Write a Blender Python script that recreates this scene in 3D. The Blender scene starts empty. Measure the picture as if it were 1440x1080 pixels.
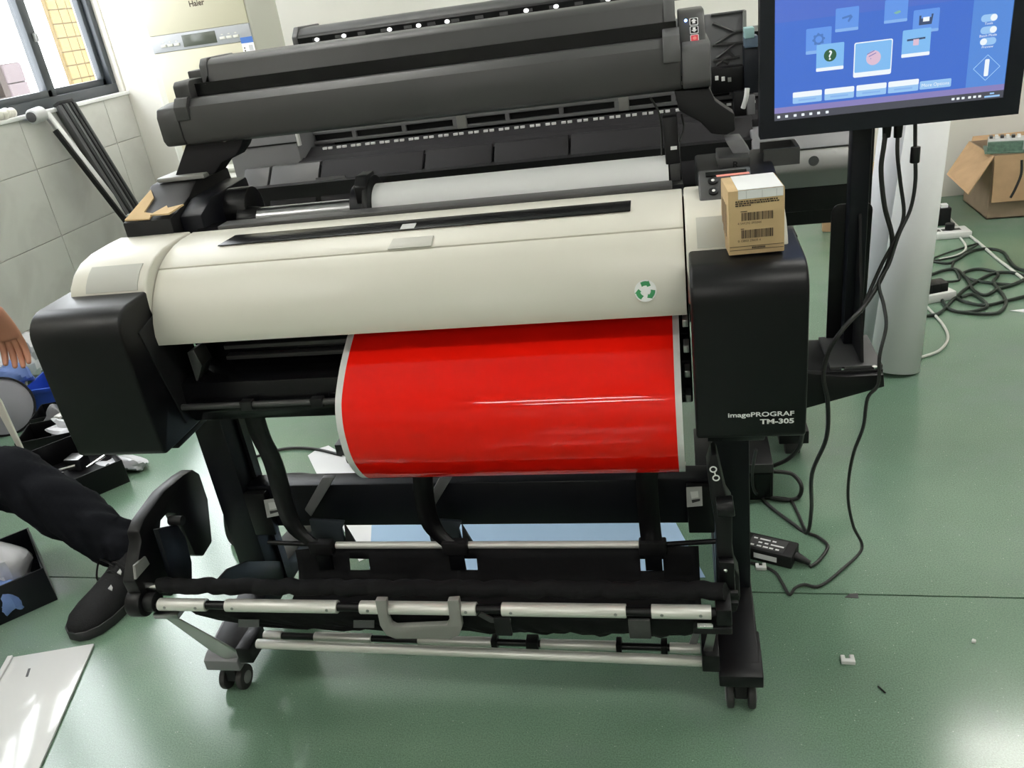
import bpy, bmesh, math, random
from mathutils import Vector, Matrix
random.seed(7)
scene = bpy.context.scene
COL = scene.collection

# ------------------------------------------------------------------ camera
F_PX = 1168.3
PITCH, ROLL, YAW = math.radians(25.405), math.radians(8.285), math.radians(13.316)
CAM = Vector((0.0, 0.0, 1.3))
fw = Vector((-math.sin(YAW)*math.cos(PITCH), math.cos(YAW)*math.cos(PITCH), -math.sin(PITCH)))
rt0 = Vector((math.cos(YAW), math.sin(YAW), 0)); dn0 = fw.cross(rt0)
RT = math.cos(ROLL)*rt0 + math.sin(ROLL)*dn0
DN = -math.sin(ROLL)*rt0 + math.cos(ROLL)*dn0
cd = bpy.data.cameras.new('camera'); cam = bpy.data.objects.new('camera', cd); COL.objects.link(cam)
cd.sensor_width = 36.0; cd.lens = F_PX/1440*36.0; cd.clip_start = 0.02; cd.clip_end = 200
m = Matrix((RT, -DN, -fw)).transposed().to_4x4(); m.translation = CAM
cam.matrix_world = m
scene.camera = cam

# ------------------------------------------------------------------ world, light, exposure
scene.view_settings.view_transform = 'Standard'
scene.view_settings.look = 'None'
scene.view_settings.gamma = 1.0
scene.view_settings.use_curve_mapping = False
scene.view_settings.exposure = 0.0
w = bpy.data.worlds.new('overcast_sky'); scene.world = w; w.use_nodes = True
bg = w.node_tree.nodes['Background']
bg.inputs[0].default_value = (0.93, 0.97, 1.0, 1); bg.inputs[1].default_value = 10.5
TUBE_STRENGTH = 58.0

def area_light(name, loc, rot, sx, sy, power, col):
    d = bpy.data.lights.new(name, 'AREA'); d.shape = 'RECTANGLE'; d.size = sx; d.size_y = sy
    d.energy = power; d.color = col
    o = bpy.data.objects.new(name, d); o.location = loc; o.rotation_euler = rot; COL.objects.link(o)
    return o

# ------------------------------------------------------------------ pixel -> point on a known plane
def ray(px, py):
    return RT*((px-720)/F_PX) + DN*((py-540)/F_PX) + fw
def P(px, py, ax, v):
    d = ray(px, py); i = 'xyz'.index(ax); t = (v-CAM[i])/d[i]
    return CAM + d*t
def pts(ax, v, *pp):
    return [P(x, y, ax, v) for x, y in pp]

# ------------------------------------------------------------------ materials
MATS = {}
def mat(name, col, rough=0.5, metal=0.0, noise=0.0, nscale=40.0, bump=0.0, bscale=200.0, emit=None, estr=0.0,
        spec=0.5, trans=0.0, coat=0.0, alpha=1.0, sheen=0.0):
    if name in MATS: return MATS[name]
    M = bpy.data.materials.new(name); M.use_nodes = True; MATS[name] = M
    nt = M.node_tree; b = nt.nodes['Principled BSDF']
    b.inputs['Base Color'].default_value = (*col, 1); b.inputs['Roughness'].default_value = rough
    b.inputs['Metallic'].default_value = metal; b.inputs['Specular IOR Level'].default_value = spec
    b.inputs['Transmission Weight'].default_value = trans; b.inputs['Coat Weight'].default_value = coat
    b.inputs['Alpha'].default_value = alpha; b.inputs['Sheen Weight'].default_value = sheen
    b.inputs['Coat Roughness'].default_value = 0.08
    if emit:
        b.inputs['Emission Color'].default_value = (*emit, 1); b.inputs['Emission Strength'].default_value = estr
    if noise or bump:
        tc = nt.nodes.new('ShaderNodeTexCoord')
    if noise:
        n = nt.nodes.new('ShaderNodeTexNoise'); n.inputs['Scale'].default_value = nscale; n.inputs['Detail'].default_value = 4
        nt.links.new(tc.outputs['Object'], n.inputs['Vector'])
        r = nt.nodes.new('ShaderNodeValToRGB')
        r.color_ramp.elements[0].position = 0.3; r.color_ramp.elements[1].position = 0.7
        r.color_ramp.elements[0].color = (*[c*(1-noise) for c in col], 1)
        r.color_ramp.elements[1].color = (*[min(1, c*(1+noise)) for c in col], 1)
        nt.links.new(n.outputs['Fac'], r.inputs['Fac']); nt.links.new(r.outputs['Color'], b.inputs['Base Color'])
    if bump:
        n2 = nt.nodes.new('ShaderNodeTexNoise'); n2.inputs['Scale'].default_value = bscale; n2.inputs['Detail'].default_value = 3
        nt.links.new(tc.outputs['Object'], n2.inputs['Vector'])
        bp = nt.nodes.new('ShaderNodeBump'); bp.inputs['Strength'].default_value = bump; bp.inputs['Distance'].default_value = 0.002
        nt.links.new(n2.outputs['Fac'], bp.inputs['Height']); nt.links.new(bp.outputs['Normal'], b.inputs['Normal'])
    return M

mat('black', (0.004, 0.004, 0.005), 0.38, bump=0.05, bscale=900, spec=0.3)
mat('black_soft', (0.008, 0.008, 0.009), 0.5, bump=0.08, bscale=700, spec=0.3)
mat('black_gloss', (0.004, 0.004, 0.005), 0.25, spec=0.3)
mat('black_navy', (0.004, 0.0045, 0.008), 0.42, spec=0.3)
mat('charcoal', (0.045, 0.045, 0.046), 0.45, noise=0.06, nscale=6, bump=0.06, bscale=600)
mat('charcoal_light', (0.085, 0.085, 0.088), 0.45, bump=0.05, bscale=600)
mat('grey_plastic', (0.17, 0.17, 0.18), 0.42, bump=0.04, bscale=500)
mat('grey_mid', (0.27, 0.27, 0.26), 0.4)
mat('handle_grey', (0.27, 0.27, 0.255), 0.42)
mat('ivory', (0.74, 0.715, 0.635), 0.38, noise=0.015, nscale=3)
mat('ivory_dim', (0.55, 0.54, 0.49), 0.5)
mat('white_plastic', (0.8, 0.8, 0.79), 0.35)
mat('white_paper', (0.90, 0.90, 0.91), 0.55)
mat('white_gloss', (0.82, 0.82, 0.82), 0.12, coat=0.3)
mat('sky_tint_paper', (0.42, 0.60, 0.82), 0.45)  # sky reflected by a glossy white sheet, put into the base colour
mat('red_print', (0.90, 0.010, 0.004), 0.06, spec=0.35)
mat('alu', (0.84, 0.83, 0.79), 0.38, metal=0.35)
mat('alu_dark', (0.42, 0.42, 0.42), 0.3, metal=0.9)
mat('steel', (0.35, 0.35, 0.36), 0.28, metal=1.0)
mat('chrome', (0.8, 0.8, 0.82), 0.15, metal=1.0)
mat('fabric_black', (0.006, 0.006, 0.007), 0.8, bump=0.6, bscale=45, spec=0.2)
mat('panel_dark', (0.016, 0.015, 0.017), 0.65, spec=0.2)
mat('skirt_slate', (0.045, 0.055, 0.07), 0.4)
mat('rubber', (0.02, 0.02, 0.02), 0.6)
mat('cardboard', (0.46, 0.30, 0.17), 0.85, noise=0.06, nscale=20)
mat('cardboard_dark', (0.30, 0.22, 0.15), 0.85, noise=0.1, nscale=12)
mat('cardboard_tan', (0.60, 0.43, 0.23), 0.8, noise=0.05, nscale=25)
mat('tape_yellow', (0.62, 0.42, 0.10), 0.3, noise=0.1, nscale=20)
mat('ink', (0.07, 0.05, 0.035), 0.8)
mat('ink_red', (0.35, 0.08, 0.05), 0.8)
mat('white_print', (0.9, 0.9, 0.9), 0.6)
mat('pink_tape', (0.85, 0.28, 0.24), 0.5)
mat('green_print', (0.03, 0.26, 0.09), 0.6)
mat('label_pale', (0.50, 0.50, 0.46), 0.5)
mat('label_grey', (0.55, 0.55, 0.55), 0.5)
mat('green_pcb', (0.10, 0.17, 0.13), 0.5, noise=0.3, nscale=60)
mat('cable', (0.012, 0.013, 0.012), 0.5)
mat('cable_white', (0.62, 0.63, 0.58), 0.5)
mat('cable_green', (0.012, 0.022, 0.016), 0.5)
mat('blue_bin', (0.02, 0.07, 0.45), 0.35)
mat('blue_bag', (0.16, 0.25, 0.55), 0.35)
mat('plastic_bag', (0.72, 0.72, 0.76), 0.22, bump=0.6, bscale=35)
mat('disc_grey', (0.30, 0.30, 0.33), 0.35)
mat('skin', (0.52, 0.235, 0.15), 0.5, noise=0.06, nscale=15)
mat('trousers', (0.006, 0.0065, 0.009), 0.9, bump=0.4, bscale=40, spec=0.1)
mat('shirt', (0.02, 0.02, 0.024), 0.9, bump=0.3, bscale=40)
mat('hair', (0.012, 0.010, 0.009), 0.6, bump=0.6, bscale=150)
mat('shoe', (0.011, 0.011, 0.012), 0.75, bump=0.5, bscale=300, spec=0.2)
mat('shoe_sole', (0.022, 0.022, 0.024), 0.6)
mat('window_frame', (0.035, 0.042, 0.05), 0.4)
mat('plaster', (0.80, 0.775, 0.715), 0.7, noise=0.015, nscale=3, bump=0.05, bscale=80)
mat('ceiling_white', (0.82, 0.82, 0.80), 0.8)
mat('grout', (0.30, 0.30, 0.28), 0.8)
mat('ac_cream', (0.60, 0.565, 0.42), 0.4)
mat('ac_edge', (0.66, 0.65, 0.58), 0.4)
mat('ac_panel', (0.42, 0.43, 0.45), 0.35)
mat('lcd', (0.10, 0.11, 0.09), 0.2)
mat('label_blue', (0.05, 0.16, 0.50), 0.4)
mat('monitor_black', (0.008, 0.010, 0.015), 0.45, spec=0.3)
mat('tube', (1, 1, 1), 0.5, emit=(1, 0.98, 0.93), estr=TUBE_STRENGTH)
mat('led_blue', (0.2, 0.3, 1), 0.4, emit=(0.25, 0.4, 1.0), estr=6)
mat('led_white', (1, 1, 1), 0.4, emit=(1, 1, 1), estr=1.6)
mat('btn_red', (0.72, 0.06, 0.09), 0.4)
mat('cyan_plastic', (0.35, 0.55, 0.56), 0.4)
mat('slate', (0.10, 0.14, 0.20), 0.4)
mat('blue_wire', (0.10, 0.16, 0.28), 0.5)
mat('building_far', (0.066, 0.050, 0.053), 0.8, noise=0.06, nscale=3)
mat('brick_brown', (0.022, 0.013, 0.010), 0.8)

def screen_mat(name, col, s=1.0):
    return mat('scr_'+name, (0.01, 0.01, 0.01), 0.25, emit=col, estr=s)
screen_mat('blue', (0.062, 0.165, 0.62)); screen_mat('side', (0.10, 0.26, 0.70)); screen_mat('violet', (0.085, 0.165, 0.60))
screen_mat('tile', (0.22, 0.50, 0.88)); screen_mat('tile_dim', (0.13, 0.31, 0.80)); screen_mat('white', (0.86, 0.92, 0.97))
screen_mat('white_dim', (0.24, 0.45, 0.84)); screen_mat('pale', (0.32, 0.56, 0.88)); screen_mat('mauve', (0.25, 0.22, 0.50))
screen_mat('bar', (0.075, 0.078, 0.10)); screen_mat('green', (0.035, 0.12, 0.06)); screen_mat('pink', (0.72, 0.52, 0.66))
screen_mat('dark', (0.05, 0.08, 0.17)); screen_mat('gear', (0.08, 0.20, 0.55)); screen_mat('leaf', (0.22, 0.48, 0.42))

def tile_material():
    M = bpy.data.materials.new('marble_tile'); M.use_nodes = True; nt = M.node_tree; b = nt.nodes['Principled BSDF']
    b.inputs['Roughness'].default_value = 0.18
    tc = nt.nodes.new('ShaderNodeTexCoord')
    n = nt.nodes.new('ShaderNodeTexNoise'); n.inputs['Scale'].default_value = 2.2; n.inputs['Detail'].default_value = 6; n.inputs['Distortion'].default_value = 1.5
    nt.links.new(tc.outputs['Object'], n.inputs['Vector'])
    r = nt.nodes.new('ShaderNodeValToRGB')
    r.color_ramp.elements[0].position = 0.38; r.color_ramp.elements[0].color = (0.555, 0.545, 0.515, 1)
    r.color_ramp.elements[1].position = 0.55; r.color_ramp.elements[1].color = (0.62, 0.615, 0.58, 1)
    nt.links.new(n.outputs['Fac'], r.inputs['Fac']); nt.links.new(r.outputs['Color'], b.inputs['Base Color'])
    MATS['marble_tile'] = M
tile_material()

def floor_material():
    M = bpy.data.materials.new('green_epoxy'); M.use_nodes = True; nt = M.node_tree; b = nt.nodes['Principled BSDF']
    L = nt.links.new; N = nt.nodes.new
    geo = N('ShaderNodeNewGeometry')
    big = N('ShaderNodeTexNoise'); big.inputs['Scale'].default_value = 2.4; big.inputs['Detail'].default_value = 5
    L(geo.outputs['Position'], big.inputs['Vector'])
    r1 = N('ShaderNodeValToRGB')
    r1.color_ramp.elements[0].position = 0.25; r1.color_ramp.elements[0].color = (0.122, 0.212, 0.148, 1)
    r1.color_ramp.elements[1].position = 0.75; r1.color_ramp.elements[1].color = (0.180, 0.282, 0.198, 1)
    L(big.outputs['Fac'], r1.inputs['Fac'])
    fine = N('ShaderNodeTexNoise'); fine.inputs['Scale'].default_value = 330; fine.inputs['Detail'].default_value = 5; fine.inputs['Roughness'].default_value = 0.85
    L(geo.outputs['Position'], fine.inputs['Vector'])
    r2 = N('ShaderNodeValToRGB')
    r2.color_ramp.elements[0].position = 0.33; r2.color_ramp.elements[0].color = (0.55, 0.58, 0.56, 1)
    r2.color_ramp.elements[1].position = 0.66; r2.color_ramp.elements[1].color = (1.42, 1.38, 1.40, 1)
    L(fine.outputs['Fac'], r2.inputs['Fac'])
    mx = N('ShaderNodeMix'); mx.data_type = 'RGBA'; mx.blend_type = 'MULTIPLY'; mx.inputs[0].default_value = 1
    L(r1.outputs['Color'], mx.inputs[6]); L(r2.outputs['Color'], mx.inputs[7])
    # scuffs: grey-violet worn patches
    sc = N('ShaderNodeTexNoise'); sc.inputs['Scale'].default_value = 1.3; sc.inputs['Detail'].default_value = 8; sc.inputs['Roughness'].default_value = 0.7
    L(geo.outputs['Position'], sc.inputs['Vector'])
    r3 = N('ShaderNodeValToRGB'); r3.color_ramp.elements[0].position = 0.50; r3.color_ramp.elements[1].position = 0.85
    L(sc.outputs['Fac'], r3.inputs['Fac'])
    mx2 = N('ShaderNodeMix'); mx2.data_type = 'RGBA'; mx2.inputs[7].default_value = (0.20, 0.245, 0.235, 1)
    L(r3.outputs['Color'], mx2.inputs[0]); L(mx.outputs[2], mx2.inputs[6])
    # tiny pale specks
    sp = N('ShaderNodeTexVoronoi'); sp.inputs['Scale'].default_value = 55
    L(geo.outputs['Position'], sp.inputs['Vector'])
    r4 = N('ShaderNodeValToRGB'); r4.color_ramp.elements[0].position = 0.035; r4.color_ramp.elements[0].color = (1, 1, 1, 1)
    r4.color_ramp.elements[1].position = 0.06; r4.color_ramp.elements[1].color = (0, 0, 0, 1)
    L(sp.outputs['Distance'], r4.inputs['Fac'])
    mx3 = N('ShaderNodeMix'); mx3.data_type = 'RGBA'; mx3.inputs[7].default_value = (0.5, 0.58, 0.5, 1)
    L(r4.outputs['Color'], mx3.inputs[0]); L(mx2.outputs[2], mx3.inputs[6])
    L(mx3.outputs[2], b.inputs['Base Color'])
    rr = N('ShaderNodeMapRange'); rr.inputs[3].default_value = 0.10; rr.inputs[4].default_value = 0.20
    L(big.outputs['Fac'], rr.inputs[0]); L(rr.outputs[0], b.inputs['Roughness']); b.inputs['Specular IOR Level'].default_value = 0.65
    bp = N('ShaderNodeBump'); bp.inputs['Strength'].default_value = 0.10; bp.inputs['Distance'].default_value = 0.0003
    L(fine.outputs['Fac'], bp.inputs['Height']); L(bp.outputs['Normal'], b.inputs['Normal'])
    MATS['green_epoxy'] = M
floor_material()

def facade_material():
    M = bpy.data.materials.new('yellow_facade'); M.use_nodes = True; nt = M.node_tree; b = nt.nodes['Principled BSDF']
    b.inputs['Roughness'].default_value = 0.7
    b.inputs['Base Color'].default_value = (0.092, 0.060, 0.007, 1)
    MATS['yellow_facade'] = M
facade_material()

# ------------------------------------------------------------------ mesh builder
def catmull(ps, n=6):
    ps = [Vector(p) for p in ps]
    if len(ps) < 3: return ps
    out = []
    q = [ps[0]*2-ps[1]] + ps + [ps[-1]*2-ps[-2]]
    for i in range(1, len(q)-2):
        p0, p1, p2, p3 = q[i-1], q[i], q[i+1], q[i+2]
        for k in range(n):
            t = k/n
            out.append(0.5*((2*p1)+(p2-p0)*t+(2*p0-5*p1+4*p2-p3)*t*t+(3*p1-p0-3*p2+p3)*t*t*t))
    out.append(ps[-1]); return out

class MB:
    def __init__(s): s.v = []; s.f = []
    def add(s, v, f):
        o = len(s.v); s.v += [Vector(p) for p in v]; s.f += [tuple(i+o for i in q) for q in f]; return s
    def box(s, x0, x1, y0, y1, z0, z1):
        return s.add([(x0,y0,z0),(x1,y0,z0),(x1,y1,z0),(x0,y1,z0),(x0,y0,z1),(x1,y0,z1),(x1,y1,z1),(x0,y1,z1)],
                     [(0,3,2,1),(4,5,6,7),(0,1,5,4),(1,2,6,5),(2,3,7,6),(3,0,4,7)])
    def ext(s, poly, vec):
        poly = [Vector(p) for p in poly]; vec = Vector(vec); n = len(poly)
        return s.add(poly+[p+vec for p in poly], [tuple(range(n-1,-1,-1)), tuple(range(n,2*n))] +
                     [(i, (i+1)%n, n+(i+1)%n, n+i) for i in range(n)])
    def px(s, prof, x0, x1): return s.ext([(x0, y, z) for y, z in prof], (x1-x0, 0, 0))
    def py(s, prof, y0, y1): return s.ext([(x, y0, z) for x, z in prof], (0, y1-y0, 0))
    def pz(s, prof, z0, z1): return s.ext([(x, y, z0) for x, y in prof], (0, 0, z1-z0))
    def strip(s, prof, t, x0, x1):
        """open profile (y,z) given thickness t towards its right-hand side, run along x"""
        q = [Vector(p) for p in prof]; off = []
        for i, p in enumerate(q):
            a = q[max(i-1, 0)]; b = q[min(i+1, len(q)-1)]; d = (b-a).normalized()
            off.append(p + Vector((d.y, -d.x))*t)
        return s.px([tuple(p) for p in q] + [tuple(p) for p in reversed(off)], x0, x1)
    def cyl(s, p0, p1, r0, r1=None, n=20):
        r1 = r0 if r1 is None else r1
        p0 = Vector(p0); p1 = Vector(p1); d = (p1-p0).normalized()
        u = d.orthogonal().normalized(); w = d.cross(u)
        ring = lambda c, r: [c+(u*math.cos(2*math.pi*i/n)+w*math.sin(2*math.pi*i/n))*r for i in range(n)]
        return s.add(ring(p0, r0)+ring(p1, r1), [tuple(range(n-1,-1,-1)), tuple(range(n,2*n))] +
                     [(i,(i+1)%n,n+(i+1)%n,n+i) for i in range(n)])
    def tube(s, ps, r, n=8, smooth=6, radii=None):
        c = catmull(ps, smooth) if smooth else [Vector(p) for p in ps]
        N = len(c); vs = []; fs = []; u = None
        for i, p in enumerate(c):
            d = (c[min(i+1, N-1)]-c[max(i-1, 0)])
            if d.length < 1e-9: d = Vector((0,0,1))
            d.normalize()
            u = d.orthogonal().normalized() if u is None else (u-d*u.dot(d)).normalized()
            w = d.cross(u); rr = r if radii is None else radii[0]+(radii[1]-radii[0])*i/(N-1)
            vs += [p+(u*math.cos(2*math.pi*k/n)+w*math.sin(2*math.pi*k/n))*rr for k in range(n)]
        for i in range(N-1):
            for k in range(n):
                fs.append((i*n+k, i*n+(k+1)%n, (i+1)*n+(k+1)%n, (i+1)*n+k))
        fs.append(tuple(range(n-1,-1,-1))); fs.append(tuple((N-1)*n+k for k in range(n)))
        return s.add(vs, fs)
    def ring(s, c, ax, ro, ri, t, n=24):
        c = Vector(c); d = Vector(ax).normalized(); u = d.orthogonal().normalized(); w = d.cross(u); vs = []
        for h in (0, t):
            for r in (ro, ri):
                vs += [c+d*h+(u*math.cos(2*math.pi*i/n)+w*math.sin(2*math.pi*i/n))*r for i in range(n)]
        fs = []
        for i in range(n):
            j = (i+1) % n
            fs += [(i, n+i, n+j, j), (2*n+i, 2*n+j, 3*n+j, 3*n+i), (i, j, 2*n+j, 2*n+i), (n+i, 3*n+i, 3*n+j, n+j)]
        return s.add(vs, fs)
    def grid(s, rows, skip=()):
        a = len(rows); b = len(rows[0])
        return s.add([p for r in rows for p in r], [(i*b+j, i*b+j+1, (i+1)*b+j+1, (i+1)*b+j)
                     for i in range(a-1) for j in range(b-1) if (i, j) not in skip])
    def sphere(s, c, r, n=14, m=9, sc=(1,1,1)):
        c = Vector(c); vs = [c+Vector((0,0,-r*sc[2]))]; fs = []
        for i in range(1, m):
            a = -math.pi/2+math.pi*i/m
            vs += [c+Vector((r*sc[0]*math.cos(a)*math.cos(2*math.pi*k/n), r*sc[1]*math.cos(a)*math.sin(2*math.pi*k/n), r*sc[2]*math.sin(a))) for k in range(n)]
        vs.append(c+Vector((0,0,r*sc[2])))
        for k in range(n): fs.append((0, 1+(k+1)%n, 1+k))
        for i in range(m-2):
            for k in range(n): fs.append((1+i*n+k, 1+i*n+(k+1)%n, 1+(i+1)*n+(k+1)%n, 1+(i+1)*n+k))
        for k in range(n): fs.append((1+(m-2)*n+k, 1+(m-2)*n+(k+1)%n, len(vs)-1))
        return s.add(vs, fs)
    def mesh(s, name, bevel=0, seg=2, ang=35, origin=Vector((0,0,0))):
        me = bpy.data.meshes.new(name)
        me.from_pydata([p-origin for p in s.v], [], s.f); me.update()
        bm = bmesh.new(); bm.from_mesh(me)
        bmesh.ops.recalc_face_normals(bm, faces=bm.faces)
        if bevel:
            es = [e for e in bm.edges if len(e.link_faces) == 2 and e.calc_face_angle(0) > math.radians(ang)]
            if es: bmesh.ops.bevel(bm, geom=es, offset=bevel, segments=seg, profile=0.5, affect='EDGES', clamp_overlap=True)
        for f in bm.faces: f.smooth = True
        bm.to_mesh(me); bm.free()
        me.set_sharp_from_angle(angle=math.radians(32))
        return me
    def build(s, name, m, parent=None, bevel=0, seg=2, ang=35, label=None, kind=None, solid=0):
        if parent is None:
            xs = [p.x for p in s.v]; ys = [p.y for p in s.v]; zs = [p.z for p in s.v]
            org = Vector(((min(xs)+max(xs))/2, (min(ys)+max(ys))/2, min(zs)))
        else: org = Vector((0,0,0))
        me = s.mesh(name, bevel, seg, ang, org)
        o = bpy.data.objects.new(name, me); COL.objects.link(o); me.materials.append(MATS[m])
        if parent is None: o.location = org
        else: attach(o, parent)
        if solid:
            md = o.modifiers.new('solid', 'SOLIDIFY'); md.thickness = solid; md.offset = 0
        if label: o['label'] = label
        if kind: o['kind'] = kind
        return o

def world_loc(o):
    v = Vector(o.location)
    return v + world_loc_inv(o)
def world_loc_inv(o):
    return Vector((0,0,0))
def attach(o, parent):
    """mesh is in world coordinates: cancel the parents' offset"""
    o.parent = parent
    off = Vector((0,0,0)); p = parent
    # every part sits at identity in world, only the root Empty / root mesh is moved
    root = p
    while root.parent: root = root.parent
    if p is root: o.matrix_parent_inverse = Matrix.Translation(-Vector(root.location))
def thing(name, label, cat, loc=(0,0,0), group=None):
    o = bpy.data.objects.new(name, None); COL.objects.link(o); o.location = loc
    o.empty_display_size = 0.1
    return tag(o, label, cat, group)
def tag(o, label, cat, group=None):
    o['label'] = label; o['category'] = cat
    if group: o['group'] = group
    return o
def struct(o): o['kind'] = 'structure'; return o

def text_mb(txt, origin, U, V, size, depth=0.0004, align='LEFT', bold=0.0, wide=1.0):
    cu = bpy.data.curves.new('t', 'FONT'); cu.body = txt; cu.size = size; cu.extrude = 0; cu.align_x = align
    cu.offset = bold; cu.resolution_u = 3
    o = bpy.data.objects.new('t', cu); COL.objects.link(o)
    dg = bpy.context.evaluated_depsgraph_get(); dg.update()
    me = bpy.data.meshes.new_from_object(o.evaluated_get(dg))
    origin = Vector(origin); U = Vector(U).normalized(); V = Vector(V).normalized(); W = U.cross(V)
    b = MB(); b.add([origin+U*(v.co.x*wide)+V*v.co.y+W*depth for v in me.vertices], [tuple(p.vertices) for p in me.polygons])
    bpy.data.objects.remove(o); bpy.data.curves.remove(cu); bpy.data.meshes.remove(me)
    return b
def quad(b, o, U, V, u0, u1, v0, v1, d=0.0005, t=0.0004):
    """thin plate in the plane o + u U + v V, raised d along U x V"""
    o = Vector(o); U = Vector(U); V = Vector(V); W = U.cross(V).normalized()
    return b.ext([o+U*u0+V*v0+W*d, o+U*u1+V*v0+W*d, o+U*u1+V*v1+W*d, o+U*u0+V*v1+W*d], W*t)
def rrect(x0, x1, y0, y1, r, n=5):
    out = []
    for cx, cy, a in ((x1-r, y0+r, -90), (x1-r, y1-r, 0), (x0+r, y1-r, 90), (x0+r, y0+r, 180)):
        for k in range(n+1):
            t = math.radians(a+90*k/n); out.append((cx+r*math.cos(t), cy+r*math.sin(t)))
    return out

# ================================================================== THE ROOM
XL, YB, XR, YF, ZC = -3.03, 4.70, 4.2, -6.0, 2.9
# floor: green epoxy panels with an open joint between them over a dark bed
fl = MB().box(XL-0.1, XR, YF, YB, -0.06, -0.012).build('floor', 'grout'); struct(fl)
def seam_y(x): return 1.548 - 0.0195*(x+0.52)
g = 0.0022
b = MB().pz([(XL-0.1, YF), (XR, YF), (XR, seam_y(XR)-g), (XL-0.1, seam_y(XL-0.1)-g)], -0.012, 0.0).build('floor_panel', 'green_epoxy', fl)
b = MB().pz([(XL-0.1, seam_y(XL-0.1)+g), (XR, seam_y(XR)+g), (XR, YB), (XL-0.1, YB)], -0.012, 0.0).build('floor_panel', 'green_epoxy', fl)
struct(MB().box(XL-0.15, XR+0.1, YF, YB, ZC, ZC+0.08).build('ceiling', 'ceiling_white'))
struct(MB().box(XL-0.15, XR+0.1, YB, YB+0.12, -0.06, ZC).build('wall_back', 'plaster'))
struct(MB().box(XR, XR+0.1, YF, YB, -0.06, ZC).build('wall_right', 'plaster'))
struct(MB().box(XL-0.15, XR+0.1, YF-0.1, YF, -0.06, ZC).build('wall_front', 'plaster'))
# left wall: solid pieces around two window openings
W1 = (3.22, 4.47); W3 = (2.0, 2.92); SILL = 1.045; HEAD = 2.80
wl = MB()
wl.box(XL-0.15, XL, YF, YB, -0.06, SILL)
wl.box(XL-0.15, XL, YF, YB, HEAD, ZC)
for y0, y1 in ((YF, W3[0]), (W3[1], W1[0]), (W1[1], YB)): wl.box(XL-0.15, XL, y0, y1, SILL, HEAD)
wl = wl.build('wall_left', 'plaster'); struct(wl)
struct(MB().box(XL, -2.62, 4.485, YB, 0, ZC).build('trim_1', 'plaster', bevel=0.004))
# tiles on the lower left wall (one vertical joint measured at y = 3.59)
zj = [0.0, 0.148, 0.477, 0.806, SILL-0.012]; gj = 0.0015
cache = {}
yj = [YF] + [3.59-0.66*k for k in range(14, -1, -1)] + [4.25, 4.485]
for i in range(len(zj)-1):
    for j in range(len(yj)-1):
        h = round(zj[i+1]-zj[i], 4); wd = round(yj[j+1]-yj[j], 4)
        if (h, wd) not in cache:
            cache[(h, wd)] = MB().box(0, 0.010, gj, wd-gj, gj, h-gj).mesh('tile', 0.001, 1)
            cache[(h, wd)].materials.append(MATS['marble_tile'])
        o = bpy.data.objects.new('tile', cache[(h, wd)]); COL.objects.link(o); o.parent = wl
        o.location = (XL, yj[j], zj[i]); o.matrix_parent_inverse = Matrix.Translation(-Vector(wl.location))
# sill
struct(MB().box(XL-0.10, XL+0.022, W3[0]-0.05, 4.485, SILL-0.012, SILL+0.006).build('trim_2', 'white_plastic', bevel=0.002))
# window with dark aluminium frame, sliding sashes, glass
def glass_mat():
    M = bpy.data.materials.new('window_glass'); M.use_nodes = True; nt = M.node_tree
    for n in list(nt.nodes):
        if n.type != 'OUTPUT_MATERIAL': nt.nodes.remove(n)
    out = [n for n in nt.nodes][0]
    t = nt.nodes.new('ShaderNodeBsdfTransparent'); g_ = nt.nodes.new('ShaderNodeBsdfGlossy'); g_.inputs['Roughness'].default_value = 0.02
    mx = nt.nodes.new('ShaderNodeMixShader'); mx.inputs[0].default_value = 0.06
    nt.links.new(t.outputs[0], mx.inputs[1]); nt.links.new(g_.outputs[0], mx.inputs[2]); nt.links.new(mx.outputs[0], out.inputs[0])
    MATS['window_glass'] = M
glass_mat()
def window(idx, y0, y1, mull):
    r = bpy.data.objects.new('window_%d' % idx, None); COL.objects.link(r); r.location = (XL-0.06, (y0+y1)/2, SILL); struct(r)
    f = MB(); xa, xb = XL-0.09, XL-0.03
    f.box(xa, xb, y0, y1, SILL+0.004, SILL+0.055); f.box(xa, xb, y0, y1, HEAD-0.05, HEAD)
    f.box(xa, xb, y0, y0+0.04, SILL+0.055, HEAD-0.05); f.box(xa, xb, y1-0.04, y1, SILL+0.055, HEAD-0.05)
    f.build('window_frame', 'window_frame', r, bevel=0.002)
    ys = [y0+0.04] + list(mull) + [y1-0.04]
    for k in range(len(ys)-1):
        a, c = ys[k], ys[k+1]; xo = -0.02 if k % 2 else 0.0
        s_ = MB()
        l = 0.055 if k else 0.04
        s_.box(XL-0.075+xo, XL-0.042+xo, a-0.025, a+l-0.025, SILL+0.05, HEAD-0.05)
        s_.box(XL-0.075+xo, XL-0.042+xo, c-0.03, c+0.03, SILL+0.05, HEAD-0.05)
        s_.box(XL-0.075+xo, XL-0.042+xo, a, c, SILL+0.05, SILL+0.088); s_.box(XL-0.075+xo, XL-0.042+xo, a, c, HEAD-0.09, HEAD-0.05)
        so = s_.build('sash', 'window_frame', r, bevel=0.002)
        MB().box(XL-0.062+xo, XL-0.056+xo, a, c, SILL+0.07, HEAD-0.07).build('pane', 'window_glass', so)
    # latch on the meeting stile near the corner
    if idx == 1:
        c = P(48, 53, 'x', XL-0.04)
        MB().box(XL-0.042, XL-0.02, c.y-0.006, c.y+0.006, c.z-0.02, c.z+0.02).build('latch', 'grey_mid', r, bevel=0.003)
window(1, W1[0], W1[1], (3.945,))
window(2, W3[0], W3[1], (2.46,))

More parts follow.
